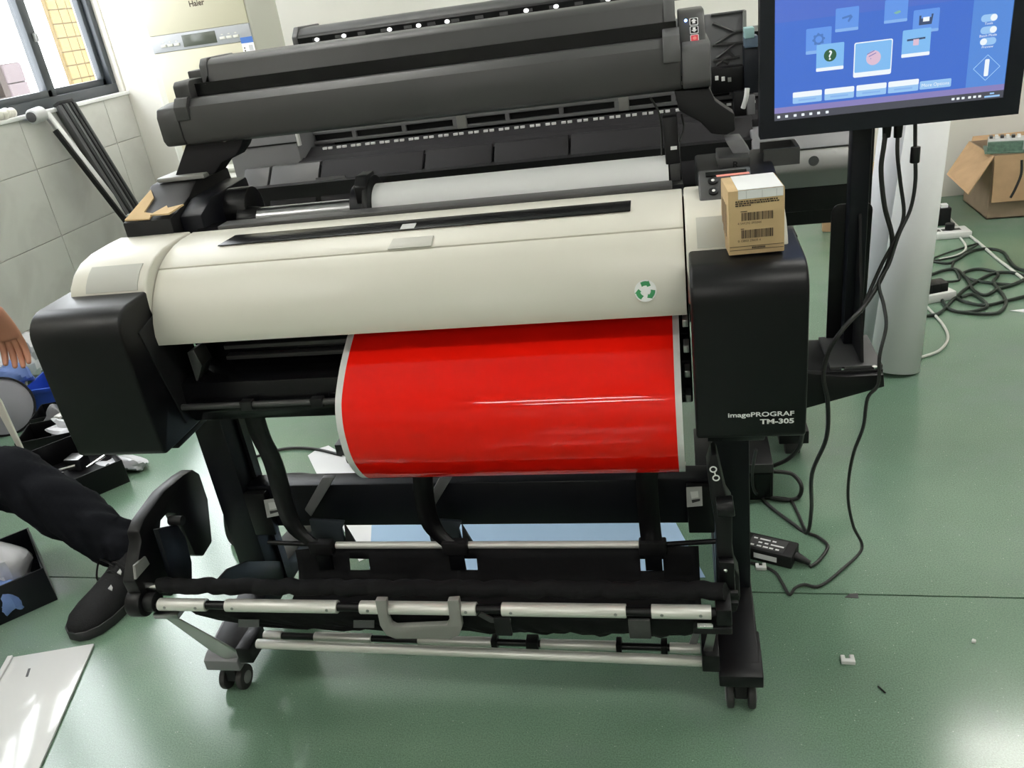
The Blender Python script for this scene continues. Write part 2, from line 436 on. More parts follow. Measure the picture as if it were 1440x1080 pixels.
# ------------------------------------------------------------------ outside
def facade(name, label, y0, y1, x, z0, z1, m, step, jm, depth=3.0, cat='building'):
    r = thing(name, label, cat, ((x-depth/2), (y0+y1)/2, z0))
    MB().box(x-depth, x, y0, y1, z0, z1).build('wall', jm, r)
    me = None
    ny = max(1, int((y1-y0)/step)); nz = max(1, int((z1-z0)/step))
    while ny*nz > 290: step *= 1.05; ny = max(1, int((y1-y0)/step)); nz = max(1, int((z1-z0)/step))
    sy = (y1-y0)/ny; sz = (z1-z0)/nz
    me = MB().box(0, 0.02, 0.006, sy-0.006, 0.006, sz-0.006).mesh('facade_panel'); me.materials.append(MATS[m])
    for i in range(ny):
        for j in range(nz):
            o = bpy.data.objects.new('facade_panel', me); COL.objects.link(o); o.parent = r
            o.location = (x, y0+i*sy, z0+j*sz); o.matrix_parent_inverse = Matrix.Translation(-Vector(r.location))
    return r
mat('facade_joint', (0.070, 0.044, 0.006), 0.8)
mat('facade_joint2', (0.048, 0.036, 0.038), 0.8)
xa = -7.0
ya = P(66, 0, 'x', xa).y; yb_ = P(170, 60, 'x', xa).y + 0.6
za = P(112, 118, 'x', xa).z - 1.0
facade('yellow_building', 'yellow tiled building facade seen through the window beside the air conditioner', ya-0.05, yb_, xa, za, 3.1, 'yellow_facade', 0.15, 'facade_joint', 0.05)
xp = -6.0
a1 = P(5, 90, 'x', xp); a2 = P(45, 140, 'x', xp)
facade('pinkish_building', 'low pale pink building seen outside the left window sash', a1.y-0.05, a2.y, xp, a2.z-1.2, a1.z, 'building_far', 0.16, 'facade_joint2', 1.0)
xd = -4.3
q1 = P(-25, 60, 'x', xd); q2 = P(20, 146, 'x', xd)
r = thing('brown_balcony_frame', 'brown framed dark balcony window outside at the edge of the left sash', 'balcony', (xd, (q1.y+q2.y)/2, q2.z))
MB().box(xd-0.25, xd, q1.y-0.5, q2.y, -0.06, q2.z+0.05).build('ledge', 'brick_brown', r)
MB().box(xd-0.04, xd, q2.y-0.05, q2.y, q2.z+0.05, q2.z+0.42).build('post', 'brick_brown', r)
MB().box(xd-0.12, xd-0.04, q1.y-0.5, q2.y-0.05, q2.z+0.05, q2.z+0.40).build('window', 'window_frame', r)

# ceiling tubes (out of frame, they light the room and glint on the red sheet; the two over the open floor are added for front light)
spots = ((-0.90, -2.70, 'behind the place the photo is taken from'), (-0.85, -4.4, 'far behind, next to the front wall'), (-2.35, 0.05, 'above the open floor on the window side, added to brighten the printer front'), (1.0, 0.05, 'above the open floor on the cable side, added to brighten the printer front'), (-1.4, 2.25, 'above the rear printer, window side'), (1.2, 2.25, 'above the monitor post'),
         (1.95, 3.55, 'along the back wall above the open carton'))
for x, y, where in spots:
    r = thing('ceiling_tube_light', 'twin fluorescent tube light on the ceiling '+where, 'light', (x, y, ZC), 'ceiling tube lights')
    MB().box(x-0.62, x+0.62, y-0.09, y+0.09, ZC-0.045, ZC).build('batten', 'white_plastic', r, bevel=0.004)
    for dy in (-0.06, 0.06):
        MB().cyl((x-0.59, y+dy, ZC-0.075), (x+0.59, y+dy, ZC-0.075), 0.014, n=12).build('tube', 'tube', r)
    for sx in (-0.60, 0.60):
        MB().box(x+sx-0.012, x+sx+0.012, y-0.08, y+0.08, ZC-0.095, ZC-0.045).build('end_holder', 'white_plastic', r, bevel=0.003)

# ================================================================== THE MAIN PRINTER
PR = thing('large_format_printer', 'black and ivory wide-format printer on a wheeled stand with a scanner arm on top', 'printer', (-0.48, 1.4, 0))
XA, XB = -1.135, 0.176          # outer ends
IA, IB = -0.952, 0.006          # inner faces of the end housings
FY = 1.18
# ---- end housings
def arc(cy, cz, r, a0, a1, n=8):
    return [(cy+r*math.cos(math.radians(a0+(a1-a0)*k/n)), cz+r*math.sin(math.radians(a0+(a1-a0)*k/n))) for k in range(n+1)]
hp = [(1.375, 0.605), (FY+0.012, 0.605), (FY+0.004, 0.613), (FY, 0.70)] + arc(FY+0.048, 0.842, 0.048, 180, 92) + [(1.36, 0.893), (1.375, 0.88)]
hl = MB().px(hp, XA, IA).build('end_housing', 'black', PR, bevel=0.005, seg=3)
hr = MB().px(hp, IB+0.002, XB).build('end_housing', 'black', PR, bevel=0.005, seg=3)
# inner side panel seams of the left housing
MB().px([(1.225, 0.835), (1.345, 0.862), (1.36, 0.66), (1.27, 0.625)], IA-0.002, IA+0.003).build('side_panel', 'black_soft', hl, bevel=0.002)
MB().px([(1.36, 0.60), (1.24, 0.60), (1.24, 0.588), (1.36, 0.588)], XA+0.02, IA-0.01).build('bottom_lip', 'black', hl, bevel=0.002)
MB().px([(1.36, 0.604), (1.20, 0.604), (1.21, 0.588), (1.36, 0.588)], IB+0.02, XB-0.06).build('bottom_lip', 'black', hr, bevel=0.002)
# lettering on the right housing
o_ = P(1117, 584, 'y', FY-0.0012)
text_mb('imagePROGRAF', (o_.x, FY-0.001, o_.z), (1,0,0), (0,0,1), 0.0112, align='RIGHT', bold=0.00025, wide=1.32).build('lettering', 'white_print', hr)
o2 = P(1117, 593, 'y', FY-0.0012)
text_mb('TM-305', (o2.x, FY-0.001, o2.z-0.002), (1,0,0), (0,0,1), 0.0118, align='RIGHT', bold=0.0004, wide=1.35).build('lettering', 'white_print', hr)

# ---- ivory covers
cov = [(1.262, 0.793), (1.261, 0.812), (1.267, 0.835), (1.278, 0.858), (1.294, 0.880), (1.312, 0.899), (1.332, 0.9155)]
top = [(1.334, 0.917), (1.35, 0.9255), (1.372, 0.934), (1.40, 0.941), (1.43, 0.9445), (1.475, 0.945)]
fc = MB().strip(cov, 0.012, IA+0.004, IB-0.004).build('front_cover', 'ivory', PR, bevel=0.0015)
tc_ = MB().strip(top, 0.012, IA+0.004, IB-0.004).build('top_cover', 'ivory', PR, bevel=0.0015)
# dark viewing window let into the top cover
MB().ext([(-0.845, 1.380, 0.9372), (-0.083, 1.380, 0.9372), (-0.083, 1.418, 0.9445), (-0.825, 1.418, 0.9445)], (0, -0.001, 0.002)).build('viewing_window', 'black_gloss', tc_, bevel=0.0004)
MB().ext([(-0.488, 1.381, 0.9394), (-0.462, 1.381, 0.9394), (-0.462, 1.400, 0.9432), (-0.488, 1.400, 0.9432)], (0, -0.0002, 0.0006)).build('sticker', 'label_grey', tc_)
# finger grip on the seam
gp = P(577, 346, 'y', 1.34)
MB().ext([(gp.x-0.040, 1.3335, 0.9175), (gp.x+0.040, 1.3335, 0.9175), (gp.x+0.040, 1.356, 0.9292), (gp.x-0.034, 1.356, 0.9292)], (0, -0.001, 0.0022)).build('finger_grip', 'ivory_dim', tc_, bevel=0.001)
# recycling sticker on the front cover
sc_ = Vector((0, 1.2755, 0.852)); rx = P(908, 408, 'y', 1.274)
tg = Vector((0, 0.011, 0.023)).normalized(); sx_ = Vector((1, 0, 0))
org = Vector((rx.x, 1.2695, rx.z)); nrm = sx_.cross(tg)
st = MB(); 
st.ext([org+sx_*(0.0175*math.cos(a))+tg*(0.0175*math.sin(a))+nrm*0.0040 for a in [2*math.pi*k/28 for k in range(28)]], nrm*0.0005)
st = st.build('recycling_sticker', 'white_print', fc)
for k in range(3):
    ar = MB(); base = math.radians(90+120*k)
    def pp(r_, a_): return org+sx_*(r_*math.cos(base+a_))+tg*(r_*math.sin(base+a_))+nrm*0.0046
    poly = [pp(0.0155, math.radians(t)) for t in (30, 14, -2, -18)] + [pp(0.0175, math.radians(-18)), pp(0.0115, math.radians(-48)), pp(0.0065, math.radians(-24)), pp(0.0085, math.radians(-18))] + [pp(0.0085, math.radians(t)) for t in (0, 20, 40)]
    ar.ext(poly, nrm*0.0004).build('recycling_arrow', 'green_print', st)
# end caps, ivory, round shouldered
capp = [(1.475, 0.80)] + [(1.285, 0.80), (1.277, 0.86), (1.280, 0.885), (1.29, 0.905), (1.31, 0.924), (1.338, 0.938), (1.375, 0.945), (1.43, 0.9475), (1.475, 0.9475)]
cl = MB().px(capp, XA+0.025, IA+0.001).build('end_cap', 'ivory', PR, bevel=0.004, seg=3)
cr = MB().px(capp, IB-0.001, XB-0.018).build('end_cap', 'ivory', PR, bevel=0.004, seg=3)
e_ = pts('y', 1.30, (125, 397), (212, 391))
lab_ = [(1.2845, 0.8945), (1.29, 0.905), (1.30, 0.9155), (1.31, 0.924), (1.324, 0.932)]
MB().strip(lab_, -0.0012, -1.075, -0.968).build('grey_label', 'label_pale', cl)
MB().strip(lab_, -0.0012, 0.022, 0.11).build('grey_label', 'label_pale', cr)
MB().box(0.035, 0.085, 1.385, 1.400, 0.9455, 0.9485).build('name_strip', 'label_grey', cr)

# ---- black core under the covers
MB().px([(1.62, 0.615), (1.30, 0.615), (1.285, 0.64), (1.290, 0.700), (1.375, 0.712), (1.375, 0.80), (1.47, 0.80), (1.47, 0.93), (1.50, 0.945), (1.54, 0.945), (1.62, 0.90)], IA, IB).build('body', 'black_gloss', PR, bevel=0.003)
MB().box(IA+0.06, IB-0.02, 1.475, 1.515, 0.944, 0.952).build('rear_lip', 'charcoal', PR, bevel=0.002)
for zz, yy in ((0.745, 1.352), (0.724, 1.349)):
    MB().box(IA+0.075, IB-0.03, yy, yy+0.02, zz-0.004, zz+0.004).build('guide_rail', 'charcoal', PR, bevel=0.001)
MB().ext(pts('y', 1.30, (263, 496), (272, 492), (284, 514), (277, 540)), (0, 0.04, 0)).build('guide_end', 'charcoal', PR, bevel=0.001)
ra = P(252, 573, 'y', 1.272); rb = P(476, 563, 'y', 1.272)
MB().cyl((ra.x, 1.272, ra.z), (IB-0.03, 1.272, ra.z), 0.006).build('exit_rod', 'charcoal', PR)
for pxx in (347, 447):
    c = P(pxx, 568, 'y', 1.270); MB().box(c.x-0.012, c.x+0.012, 1.264, 1.280, ra.z-0.009, ra.z+0.009).build('rod_clip', 'black_soft', PR, bevel=0.001)
# edge hardware seen right of the red sheet
for i in range(4):
    MB().box(-0.006, 0.003, 1.255, 1.285, 0.775-i*0.045, 0.787-i*0.045).build('side_clip', 'alu_dark', PR, bevel=0.001)

# ---- roll holders behind the covers
lh = [(1.47, 0.90), (1.47, 0.977), (1.505, 0.984), (1.56, 1.000), (1.60, 1.022), (1.66, 1.026), (1.74, 1.02), (1.76, 0.90)]
MB().px(lh, -1.092, -0.985).build('roll_holder', 'black_soft', PR, bevel=0.004)
MB().px([(1.50, 0.86), (1.50, 0.972), (1.56, 0.995), (1.72, 1.0), (1.74, 0.86)], -0.985, -0.935).build('holder_cheek', 'black_navy', PR, bevel=0.006)
MB().cyl((-0.97, 1.63, 0.950), (-0.885, 1.63, 0.950), 0.044, n=28).build('hub', 'black', PR, bevel=0.004)
MB().box(-1.075, -0.965, 1.600, 1.69, 1.024, 1.034).build('arm_foot', 'grey_mid', PR, bevel=0.003)
MB().cyl((-0.905, 1.60, 0.93), (-0.862, 1.60, 0.93), 0.030, 0.026).build('chuck', 'black', PR, bevel=0.003)
# right holder, with key panel
rh = [(1.50, 0.90), (1.50, 0.940), (1.51, 0.950), (1.55, 0.955), (1.70, 0.955), (1.72, 0.90)]
MB().px(rh, 0.030, 0.165).build('roll_holder', 'black_soft', PR, bevel=0.005)
kp = MB().px([(1.37, 0.938), (1.38, 0.948), (1.432, 0.976), (1.446, 0.979), (1.452, 0.976), (1.452, 0.93)], 0.030, 0.115).build('key_panel', 'charcoal', PR, bevel=0.004)
kn = Vector((0, -0.028, 0.052)).normalized()
for cy, cz in ((1.392, 0.9550), (1.414, 0.9668)):
    kb = MB().cyl(Vector((0.053, cy, cz))-kn*0.001, Vector((0.053, cy, cz))+kn*0.0022, 0.0085).build('key', 'black', kp, bevel=0.0008)
    MB().cyl(Vector((0.053, cy, cz))+kn*0.0022, Vector((0.053, cy, cz))+kn*0.0028, 0.003, n=6).build('key_icon', 'white_print', kb)
MB().px([(1.424, 0.9720), (1.432, 0.9763), (1.432, 0.9783), (1.424, 0.9740)], 0.042, 0.108).build('display_strip', 'black_gloss', kp)
# plate with the R mark
rp = pts('y', 1.56, (1010, 223), (1055, 221), (1055, 237), (1010, 239))
rpl = MB().ext(rp, (0, 0.10, 0)).build('holder_plate', 'charcoal', PR, bevel=0.002)
ro = P(1030, 237, 'y', 1.559)
text_mb('R', (ro.x, 1.5592, ro.z), (1,0,0), (0,0,1), 0.018, bold=0.0003).build('lettering', 'black', rpl)
MB().ext(pts('y', 1.60, (1020, 198), (1043, 196), (1056, 215), (1050, 221), (1034, 221)), (0, 0.06, 0)).build('holder_bracket', 'grey_plastic', PR, bevel=0.002)
hk = MB(); 
hk.box(0.205, 0.212, 1.58, 1.66, 0.945, 0.975); hk.box(0.150, 0.205, 1.58, 1.587, 0.945, 0.975); hk.box(0.150, 0.205, 1.653, 1.66, 0.945, 0.975); hk.box(0.150, 0.205, 1.587, 1.653, 0.945, 0.95)
hk.build('small_tray', 'charcoal', PR)
# tall black strap in front of the right flange
tall = pts('y', 1.57, (931, 166), (952, 163), (957, 232), (961, 272), (940, 275))
tg_ = MB().ext(tall, (0, 0.05, 0)).build('roll_stop', 'black', PR, bevel=0.002)
lb = pts('y', 1.569, (943, 206), (952, 205), (952, 210), (943, 211))
MB().ext(lb, (0, -0.0006, 0)).build('sticker', 'white_print', tg_)
MB().ext(pts('y', 1.566, (942, 231), (957, 229), (957, 253), (943, 254)), (0, -0.006, 0)).build('cover_flap', 'charcoal', tg_, bevel=0.001)

# ---- scanner unit on two arms
SY = 1.60
scn = MB().px([(SY+0.03, 1.088), (SY+0.006, 1.094), (SY, 1.104), (SY, 1.150), (SY+0.004, 1.166), (SY+0.020, 1.180), (SY+0.06, 1.180), (SY+0.06, 1.088)], -0.985, 0.010).build('scanner_bar', 'charcoal', PR, bevel=0.003)
# rear body and recessed black paper slot
MB().px([(SY+0.045, 1.10), (SY+0.045, 1.205), (SY+0.055, 1.205), (SY+0.20, 1.205), (SY+0.20, 1.10)], -0.975, 0.005).build('paper_slot', 'black_gloss', scn)
MB().px([(SY+0.05, 1.200), (SY+0.058, 1.196), (SY+0.066, 1.236), (SY+0.075, 1.244), (SY+0.09, 1.247), (SY+0.19, 1.247), (SY+0.20, 1.24), (SY+0.20, 1.20)], -0.930, -0.012).build('upper_cover', 'charcoal', scn, bevel=0.002)
# end blocks
el = [(SY+0.05, 1.088), (SY+0.006, 1.094), (SY-0.002, 1.106), (SY-0.002, 1.152), (SY+0.006, 1.168), (SY+0.05, 1.174), (SY+0.17, 1.174), (SY+0.17, 1.088)]
MB().px(el, -1.032, -0.985).build('end_block', 'charcoal', scn, bevel=0.004)
MB().px([(SY+0.02, 1.168), (SY+0.02, 1.206), (SY+0.03, 1.214), (SY+0.17, 1.214), (SY+0.17, 1.168)], -0.99, -0.955).build('end_step', 'charcoal', scn, bevel=0.003)
MB().px([(SY+0.06, 1.198), (SY+0.062, 1.236), (SY+0.075, 1.249), (SY+0.19, 1.249), (SY+0.19, 1.198)], -0.945, -0.928).build('end_step', 'charcoal_light', scn, bevel=0.003)
MB().px([(SY+0.09, 1.195), (SY+0.09, 1.228), (SY+0.19, 1.228), (SY+0.19, 1.195)], -0.99, -0.945).build('end_step', 'charcoal', scn, bevel=0.003)
MB().px([(SY+0.05, 1.086), (SY+0.006, 1.092), (SY-0.004, 1.104), (SY-0.004, 1.150), (SY+0.004, 1.164), (SY+0.02, 1.170), (SY+0.17, 1.170), (SY+0.17, 1.086)], 0.012, 0.062).build('end_block', 'charcoal_light', scn, bevel=0.004)
cp = MB().px([(SY+0.022, 1.168), (SY+0.055, 1.208), (SY+0.075, 1.218), (SY+0.18, 1.218), (SY+0.18, 1.168)], 0.008, 0.055).build('button_panel', 'charcoal', scn, bevel=0.003)
# latch pieces at both ends
MB().px([(SY-0.003, 1.142), (SY-0.003, 1.168), (SY+0.010, 1.184), (SY+0.05, 1.190), (SY+0.05, 1.142)], -0.988, -0.958).build('latch', 'charcoal', scn, bevel=0.002)
MB().px([(SY-0.003, 1.140), (SY-0.003, 1.164), (SY+0.010, 1.184), (SY+0.05, 1.196), (SY+0.05, 1.140)], -0.020, 0.010).build('latch', 'charcoal_light', scn, bevel=0.002)
MB().px([(SY+0.05, 1.19), (SY+0.056, 1.226), (SY+0.07, 1.243), (SY+0.15, 1.243), (SY+0.15, 1.19)], -0.016, 0.004).build('end_step', 'charcoal_light', scn, bevel=0.002)
# buttons, on the sloping key face
bn = Vector((0, -0.040, 0.033)).normalized(); bu = Vector((0, 0.033, 0.040)).normalized(); bx_ = Vector((1, 0, 0))
for k, (t_, mm) in enumerate(((0.78, 'black'), (0.45, 'black'), (0.12, 'btn_red'))):
    c = Vector((0.036, SY+0.022, 1.168)) + Vector((0, 0.033, 0.040))*t_ + bn*0.0005
    fr = MB().ext([c+bx_*x+bu*y for x, y in rrect(-0.0075, 0.0075, -0.0075, 0.0075, 0.002)], bn*0.0008).build('button', 'white_print', cp)
    MB().ext([c+bx_*x+bu*y+bn*0.0008 for x, y in rrect(-0.0062, 0.0062, -0.0062, 0.0062, 0.0016)], bn*0.0006).build('button_face', mm, fr)
    if k < 2:
        s_ = 1 if k == 0 else -1
        ap = [(0, 0.0052), (0.005, 0.0005), (0.0025, 0.0005), (0.0025, -0.0045), (-0.0025, -0.0045), (-0.0025, 0.0005), (-0.005, 0.0005)]
        MB().ext([c+bx_*x+bu*(y*s_)+bn*0.0014 for x, y in ap], bn*0.0003).build('arrow_icon', 'white_print', fr)
    else:
        MB().ext([c+bx_*(0.0034*math.cos(a))+bu*(0.0034*math.sin(a))+bn*0.0014 for a in [math.pi/8+math.pi*j/4 for j in range(8)]], bn*0.0003).build('stop_icon', 'pink_tape', fr)
c = Vector((0.022, SY+0.022, 1.168)) + Vector((0, 0.033, 0.040))*0.86
MB().sphere(c+bn*0.001, 0.0026).build('indicator_led', 'led_blue', cp)
# arms
la = pts('y', SY+0.02, (262, 199), (345, 190), (338, 208), (330, 220), (312, 229), (302, 244), (280, 250), (246, 259), (244, 252))
arm_l = MB().ext(la, (0, 0.05, 0)).build('scanner_arm', 'panel_dark', PR, bevel=0.004)
c = P(316, 195, 'y', SY+0.019); MB().cyl(c, c+Vector((0, -0.004, 0)), 0.006).build('screw', 'alu_dark', arm_l)
rm = pts('y', SY+0.02, (948, 128), (998, 124), (1006, 142), (1033, 160), (1034, 184), (1022, 190), (1000, 188), (985, 172), (955, 156))
MB().ext(rm, (0, 0.05, 0)).build('scanner_arm', 'black_soft', PR, bevel=0.003)
# hanging wire beside the right arm
MB().tube([P(915, 138, 'y', 1.62), P(925, 155, 'y', 1.62), P(930, 180, 'y', 1.62), P(931, 230, 'y', 1.60)], 0.002).build('wire', 'cable', PR)
MB().tube([P(958, 160, 'y', 1.64), P(961, 180, 'y', 1.64), P(955, 205, 'y', 1.62), P(957, 240, 'y', 1.60)], 0.002).build('wire', 'cable', PR)

# ================================================================== stand
LX, RX = -0.995, 0.072     # leg centres
for lx, nm in ((LX, 0), (RX, 1)):
    hw = 0.034
    post = MB().box(lx-hw, lx+hw, 1.39, 1.47, 0.10, 0.60).build('post', 'black_navy', PR, bevel=0.004)
    if nm == 0: MB().box(lx+hw+0.002, lx+hw+0.010, 1.44, 1.465, 0.11, 0.60).build('cable_channel', 'black', post)
    foot = MB().px([(1.185, 0.078), (1.185, 0.098), (1.21, 0.112), (1.36, 0.135), (1.48, 0.135), (1.72, 0.105), (1.73, 0.078)], lx-0.036, lx+0.036).build('foot', 'black', PR, bevel=0.004)
    MB().px([(1.18, 0.074), (1.18, 0.101), (1.195, 0.108), (1.28, 0.122), (1.28, 0.074)], lx-0.040, lx+0.040).build('foot_cap', 'grey_plastic' if nm == 0 else 'black', foot, bevel=0.003)  # left cap coloured grey to stand for the reflection on it
    for cy in (1.215, 1.69):
        ca = MB().cyl((lx, cy, 0.052), (lx, cy, 0.079), 0.012).build('caster', 'black', PR)
        MB().px([(cy-0.016, 0.066), (cy-0.022, 0.030), (cy+0.010, 0.022), (cy+0.024, 0.045), (cy+0.016, 0.066)], lx-0.012, lx+0.012).build('fork', 'black_soft', ca, bevel=0.003)
        for s in (-1, 1):
            MB().cyl((lx+s*0.013, cy-0.004, 0.0275), (lx+s*0.027, cy-0.004, 0.0275), 0.0275, n=24).build('wheel', 'rubber', ca, bevel=0.004)
            MB().cyl((lx+s*0.027, cy-0.004, 0.0275), (lx+s*0.029, cy-0.004, 0.0275), 0.014, n=18).build('wheel_hub', 'grey_plastic', ca, bevel=0.0005)
# base gussets beside the left post
MB().ext(pts('x', LX+0.04, (302, 822), (322, 800), (348, 789), (396, 789), (400, 800), (400, 826)), (-0.008, 0, 0)).build('gusset', 'black', PR, bevel=0.002)
# cross beam
MB().box(LX+0.034, RX-0.034, 1.405, 1.455, 0.285, 0.392).build('cross_beam', 'black_navy', PR, bevel=0.004)
MB().box(LX+0.034, LX+0.085, 1.385, 1.405, 0.275, 0.385).build('beam_bracket', 'black', PR, bevel=0.003)
MB().box(RX-0.085, RX-0.034, 1.385, 1.405, 0.275, 0.385).build('beam_bracket', 'black', PR, bevel=0.003)
for q in (((371, 703), (391, 700), (395, 724), (376, 728)), ((965, 685), (987, 684), (988, 711), (966, 713))):
    s_ = MB().ext(pts('y', 1.3845, *q), (0, -0.0008, 0)).build('instruction_label', 'label_grey', PR)
    cx = sum(p[0] for p in q)/4; cy = sum(p[1] for p in q)/4
    MB().ext(pts('y', 1.3832, (cx-6, cy-7), (cx+5, cy-8), (cx+6, cy+1), (cx-4, cy+3)), (0, -0.0004, 0)).build('label_figure', 'white_print', s_)
    MB().ext(pts('y', 1.3832, (cx-4, cy+5), (cx+8, cy+3), (cx+8, cy+6), (cx-3, cy+9)), (0, -0.0004, 0)).build('label_figure', 'charcoal', s_)
# inclined paper guides on the beam
for u in (0, 165):
    MB().ext(pts('y', 1.37, (428+u, 717), (453+u, 672), (471+u, 671), (437+u, 727)), (0, 0.012, 0)).build('paper_guide', 'grey_plastic', PR, bevel=0.002)
    MB().ext(pts('y', 1.36, (434+u, 731), (484+u, 734), (480+u, 745), (486+u, 766), (462+u, 768), (440+u, 762)), (0, 0.010, 0)).build('guide_skirt', 'skirt_slate', PR, bevel=0.003)
    MB().ext(pts('y', 1.365, (484+u, 738), (500+u, 764), (486+u, 766)), (0, 0.006, 0)).build('guide_fin', 'charcoal', PR, bevel=0.001)

# ================================================================== basket
RODY, RODZ = 1.314, 0.302
xr0, xr1 = P(474, 770, 'y', RODY).x, P(932, 765, 'y', RODY).x
MB().cyl((xr0, RODY, RODZ), (xr1, RODY, RODZ), 0.0075).build('upper_rod', 'alu', PR)
MB().cyl((xr0-0.16, RODY+0.01, RODZ), (xr0, RODY, RODZ), 0.005).build('rod_end', 'black', PR)
MB().cyl((xr1, RODY, RODZ), (RX-0.03, RODY+0.01, RODZ), 0.005).build('rod_end', 'black', PR)
# straps from the printer to the rod
for s in (((366, 612), (384, 650), (412, 738), (452, 772), 26), ((592, 640), (597, 700), (609, 742), (640, 772), 26), ((909, 640), (910, 690), (914, 740), (918, 772), 24)):
    a = P(s[0][0], s[0][1], 'y', 1.31); bb = P(s[1][0], s[1][1], 'y', 1.315); c = P(s[2][0], s[2][1], 'y', 1.315); d = P(s[3][0], s[3][1], 'y', 1.302)
    line = catmull([a+Vector((0, 0, 0.10)), a, bb, c, d], 5); hw = 0.020
    rows = [[p+Vector((-hw, 0, 0)), p+Vector((hw, 0, 0))] for p in line]
    sp = MB().grid(rows).build('strap', 'black', PR, solid=0.006)
    MB().box(d.x-0.026, d.x+0.026, 1.296, 1.318, RODZ-0.014, RODZ+0.016).build('strap_clip', 'black_soft', PR, bevel=0.003)
    MB().box(d.x-0.016, d.x+0.016, 1.299, 1.303, RODZ-0.052, RODZ-0.012).build('strap_tail', 'black', PR, bevel=0.001)
# hanging cloth: back sheet with three rectangular openings round the strap tails
prof = [(1.314, 0.298), (1.309, 0.272), (1.303, 0.248), (1.294, 0.232), (1.275, 0.220), (1.245, 0.214), (1.215, 0.211), (1.190, 0.211), (1.172, 0.213)]
holes = []
for pxx in (504, 655, 916):
    c = P(pxx, 785, 'y', 1.306); holes.append((c.x-0.022, c.x+0.022))
xs = set(); x0, x1 = -0.83, 0.005
for k in range(61): xs.add(round(x0+(x1-x0)*k/60, 4))
for a, c in holes: xs |= {round(a, 4), round(c, 4)}
xs = sorted(xs)
rows = []
for i, (y, z) in enumerate(prof):
    row = []
    for x in xs:
        sag = 0.003*math.sin(x*23+i*0.8)+0.0015*math.sin(x*61+i*1.7)
        lift = -0.003*abs(math.sin((x-xr0)*math.pi/0.33)) if i > 2 else 0
        ex = 0
        if x < xr0: ex = (xr0-x)*0.35*(1-i/8)
        row.append((x, y+sag*(0.2+i/8), z+lift*0.4-ex*0.25+sag*0.4*(i/8)))
    rows.append(row)
skip = set()
for i in (0, 1):
    for j in range(len(xs)-1):
        xm = (xs[j]+xs[j+1])/2
        if any(a < xm < c for a, c in holes) and i == 1: skip.add((i, j))
MB().grid(rows, skip).build('back_cloth', 'fabric_black', PR, solid=0.002)
# rolled hem above the front bar
BY, BZ = 1.138, 0.292
xb0, xb1 = P(215, 852, 'y', BY).x, P(1003, 852, 'y', BY).x
hem = []
for k in range(90):
    x = xb0+0.012+(xb1-xb0+0.01)*k/89
    hem.append((x, BY+0.022+0.002*math.sin(k*0.9)+0.0015*math.sin(k*2.3), BZ+0.028+0.0015*math.sin(k*1.7)))
MB().tube(hem, 0.0155, n=14, smooth=2).build('rolled_hem', 'fabric_black', PR)
MB().cyl((xb0-0.03, BY+0.022, BZ+0.028), (xb0+0.02, BY+0.022, BZ+0.028), 0.010).build('hem_core', 'chrome', PR)
# front cloth between front bar and lower bars
fprof = [(BY+0.002, BZ-0.006), (BY+0.006, 0.262), (BY+0.013, 0.241), (BY+0.022, 0.222), (BY+0.032, 0.208)]
rows = []
for i, (y, z) in enumerate(fprof):
    t = i/4; a = xb0+0.07+0.21*t*t; c = xb1-0.01-0.03*t
    rows.append([(a+(c-a)*k/70, y+0.004*math.sin(k*0.7+i)*t+0.003*math.sin(k*1.9)*t, z+0.0012*math.sin(k*0.45)*t) for k in range(71)])
MB().grid(rows).build('front_cloth', 'fabric_black', PR, solid=0.002)
# segmented silver front bar over a black core
MB().cyl((xb0-0.02, BY, BZ), (xb1+0.02, BY, BZ), 0.0085).build('bar_core', 'black', PR)
for a, c in ((220, 286), (314, 471), (503, 667), (703, 879), (915, 1000)):
    x0 = P(a, 852, 'y', BY-0.01).x; x1 = P(c, 852, 'y', BY-0.01).x
    sg = MB().cyl((x0, BY, BZ), (x1, BY, BZ), 0.0125, n=22).build('bar_tube', 'alu', PR, bevel=0.001)
    for xx in (x0+0.018, x1-0.018):
        MB().cyl((xx, BY-0.0118, BZ+0.002), (xx, BY-0.0132, BZ+0.002), 0.003, n=10).build('rivet', 'alu_dark', sg)
for a, c in ((694, 717), (883, 914)):
    x0 = P(a, 870, 'y', BY-0.01).x; x1 = P(c, 870, 'y', BY-0.01).x
    MB().box(x0, x1, BY-0.013, BY-0.006, BZ-0.052, BZ-0.010).build('bar_bracket', 'charcoal' if a > 800 else 'black_soft', PR, bevel=0.002)
MB().ext(pts('y', BY-0.012, (672, 866), (690, 876), (718, 876), (718, 872), (694, 871), (676, 862)), (0, 0.004, 0)).build('bar_bracket', 'charcoal', PR)
# woven tags on the front cloth
for q in ((335, 364, 877), (497, 526, 878)):
    MB().ext(pts('y', BY-0.004, (q[0], q[2]-5), (q[1], q[2]-5), (q[1], q[2]+5), (q[0], q[2]+5)), (0, 0.002, 0)).build('cloth_tag', 'charcoal_light', PR)
# grey pull handle
hy = BY-0.012
outer = [(527, 845), (543, 845), (545, 868), (550, 879), (556, 882), (628, 879), (632, 873), (629, 845), (645, 844), (650, 882), (645, 894), (634, 899), (556, 899), (543, 894), (534, 880)]
MB().ext(pts('y', hy-0.004, *outer), (0, 0.013, 0)).build('pull_handle', 'handle_grey', PR, bevel=0.002, seg=2)
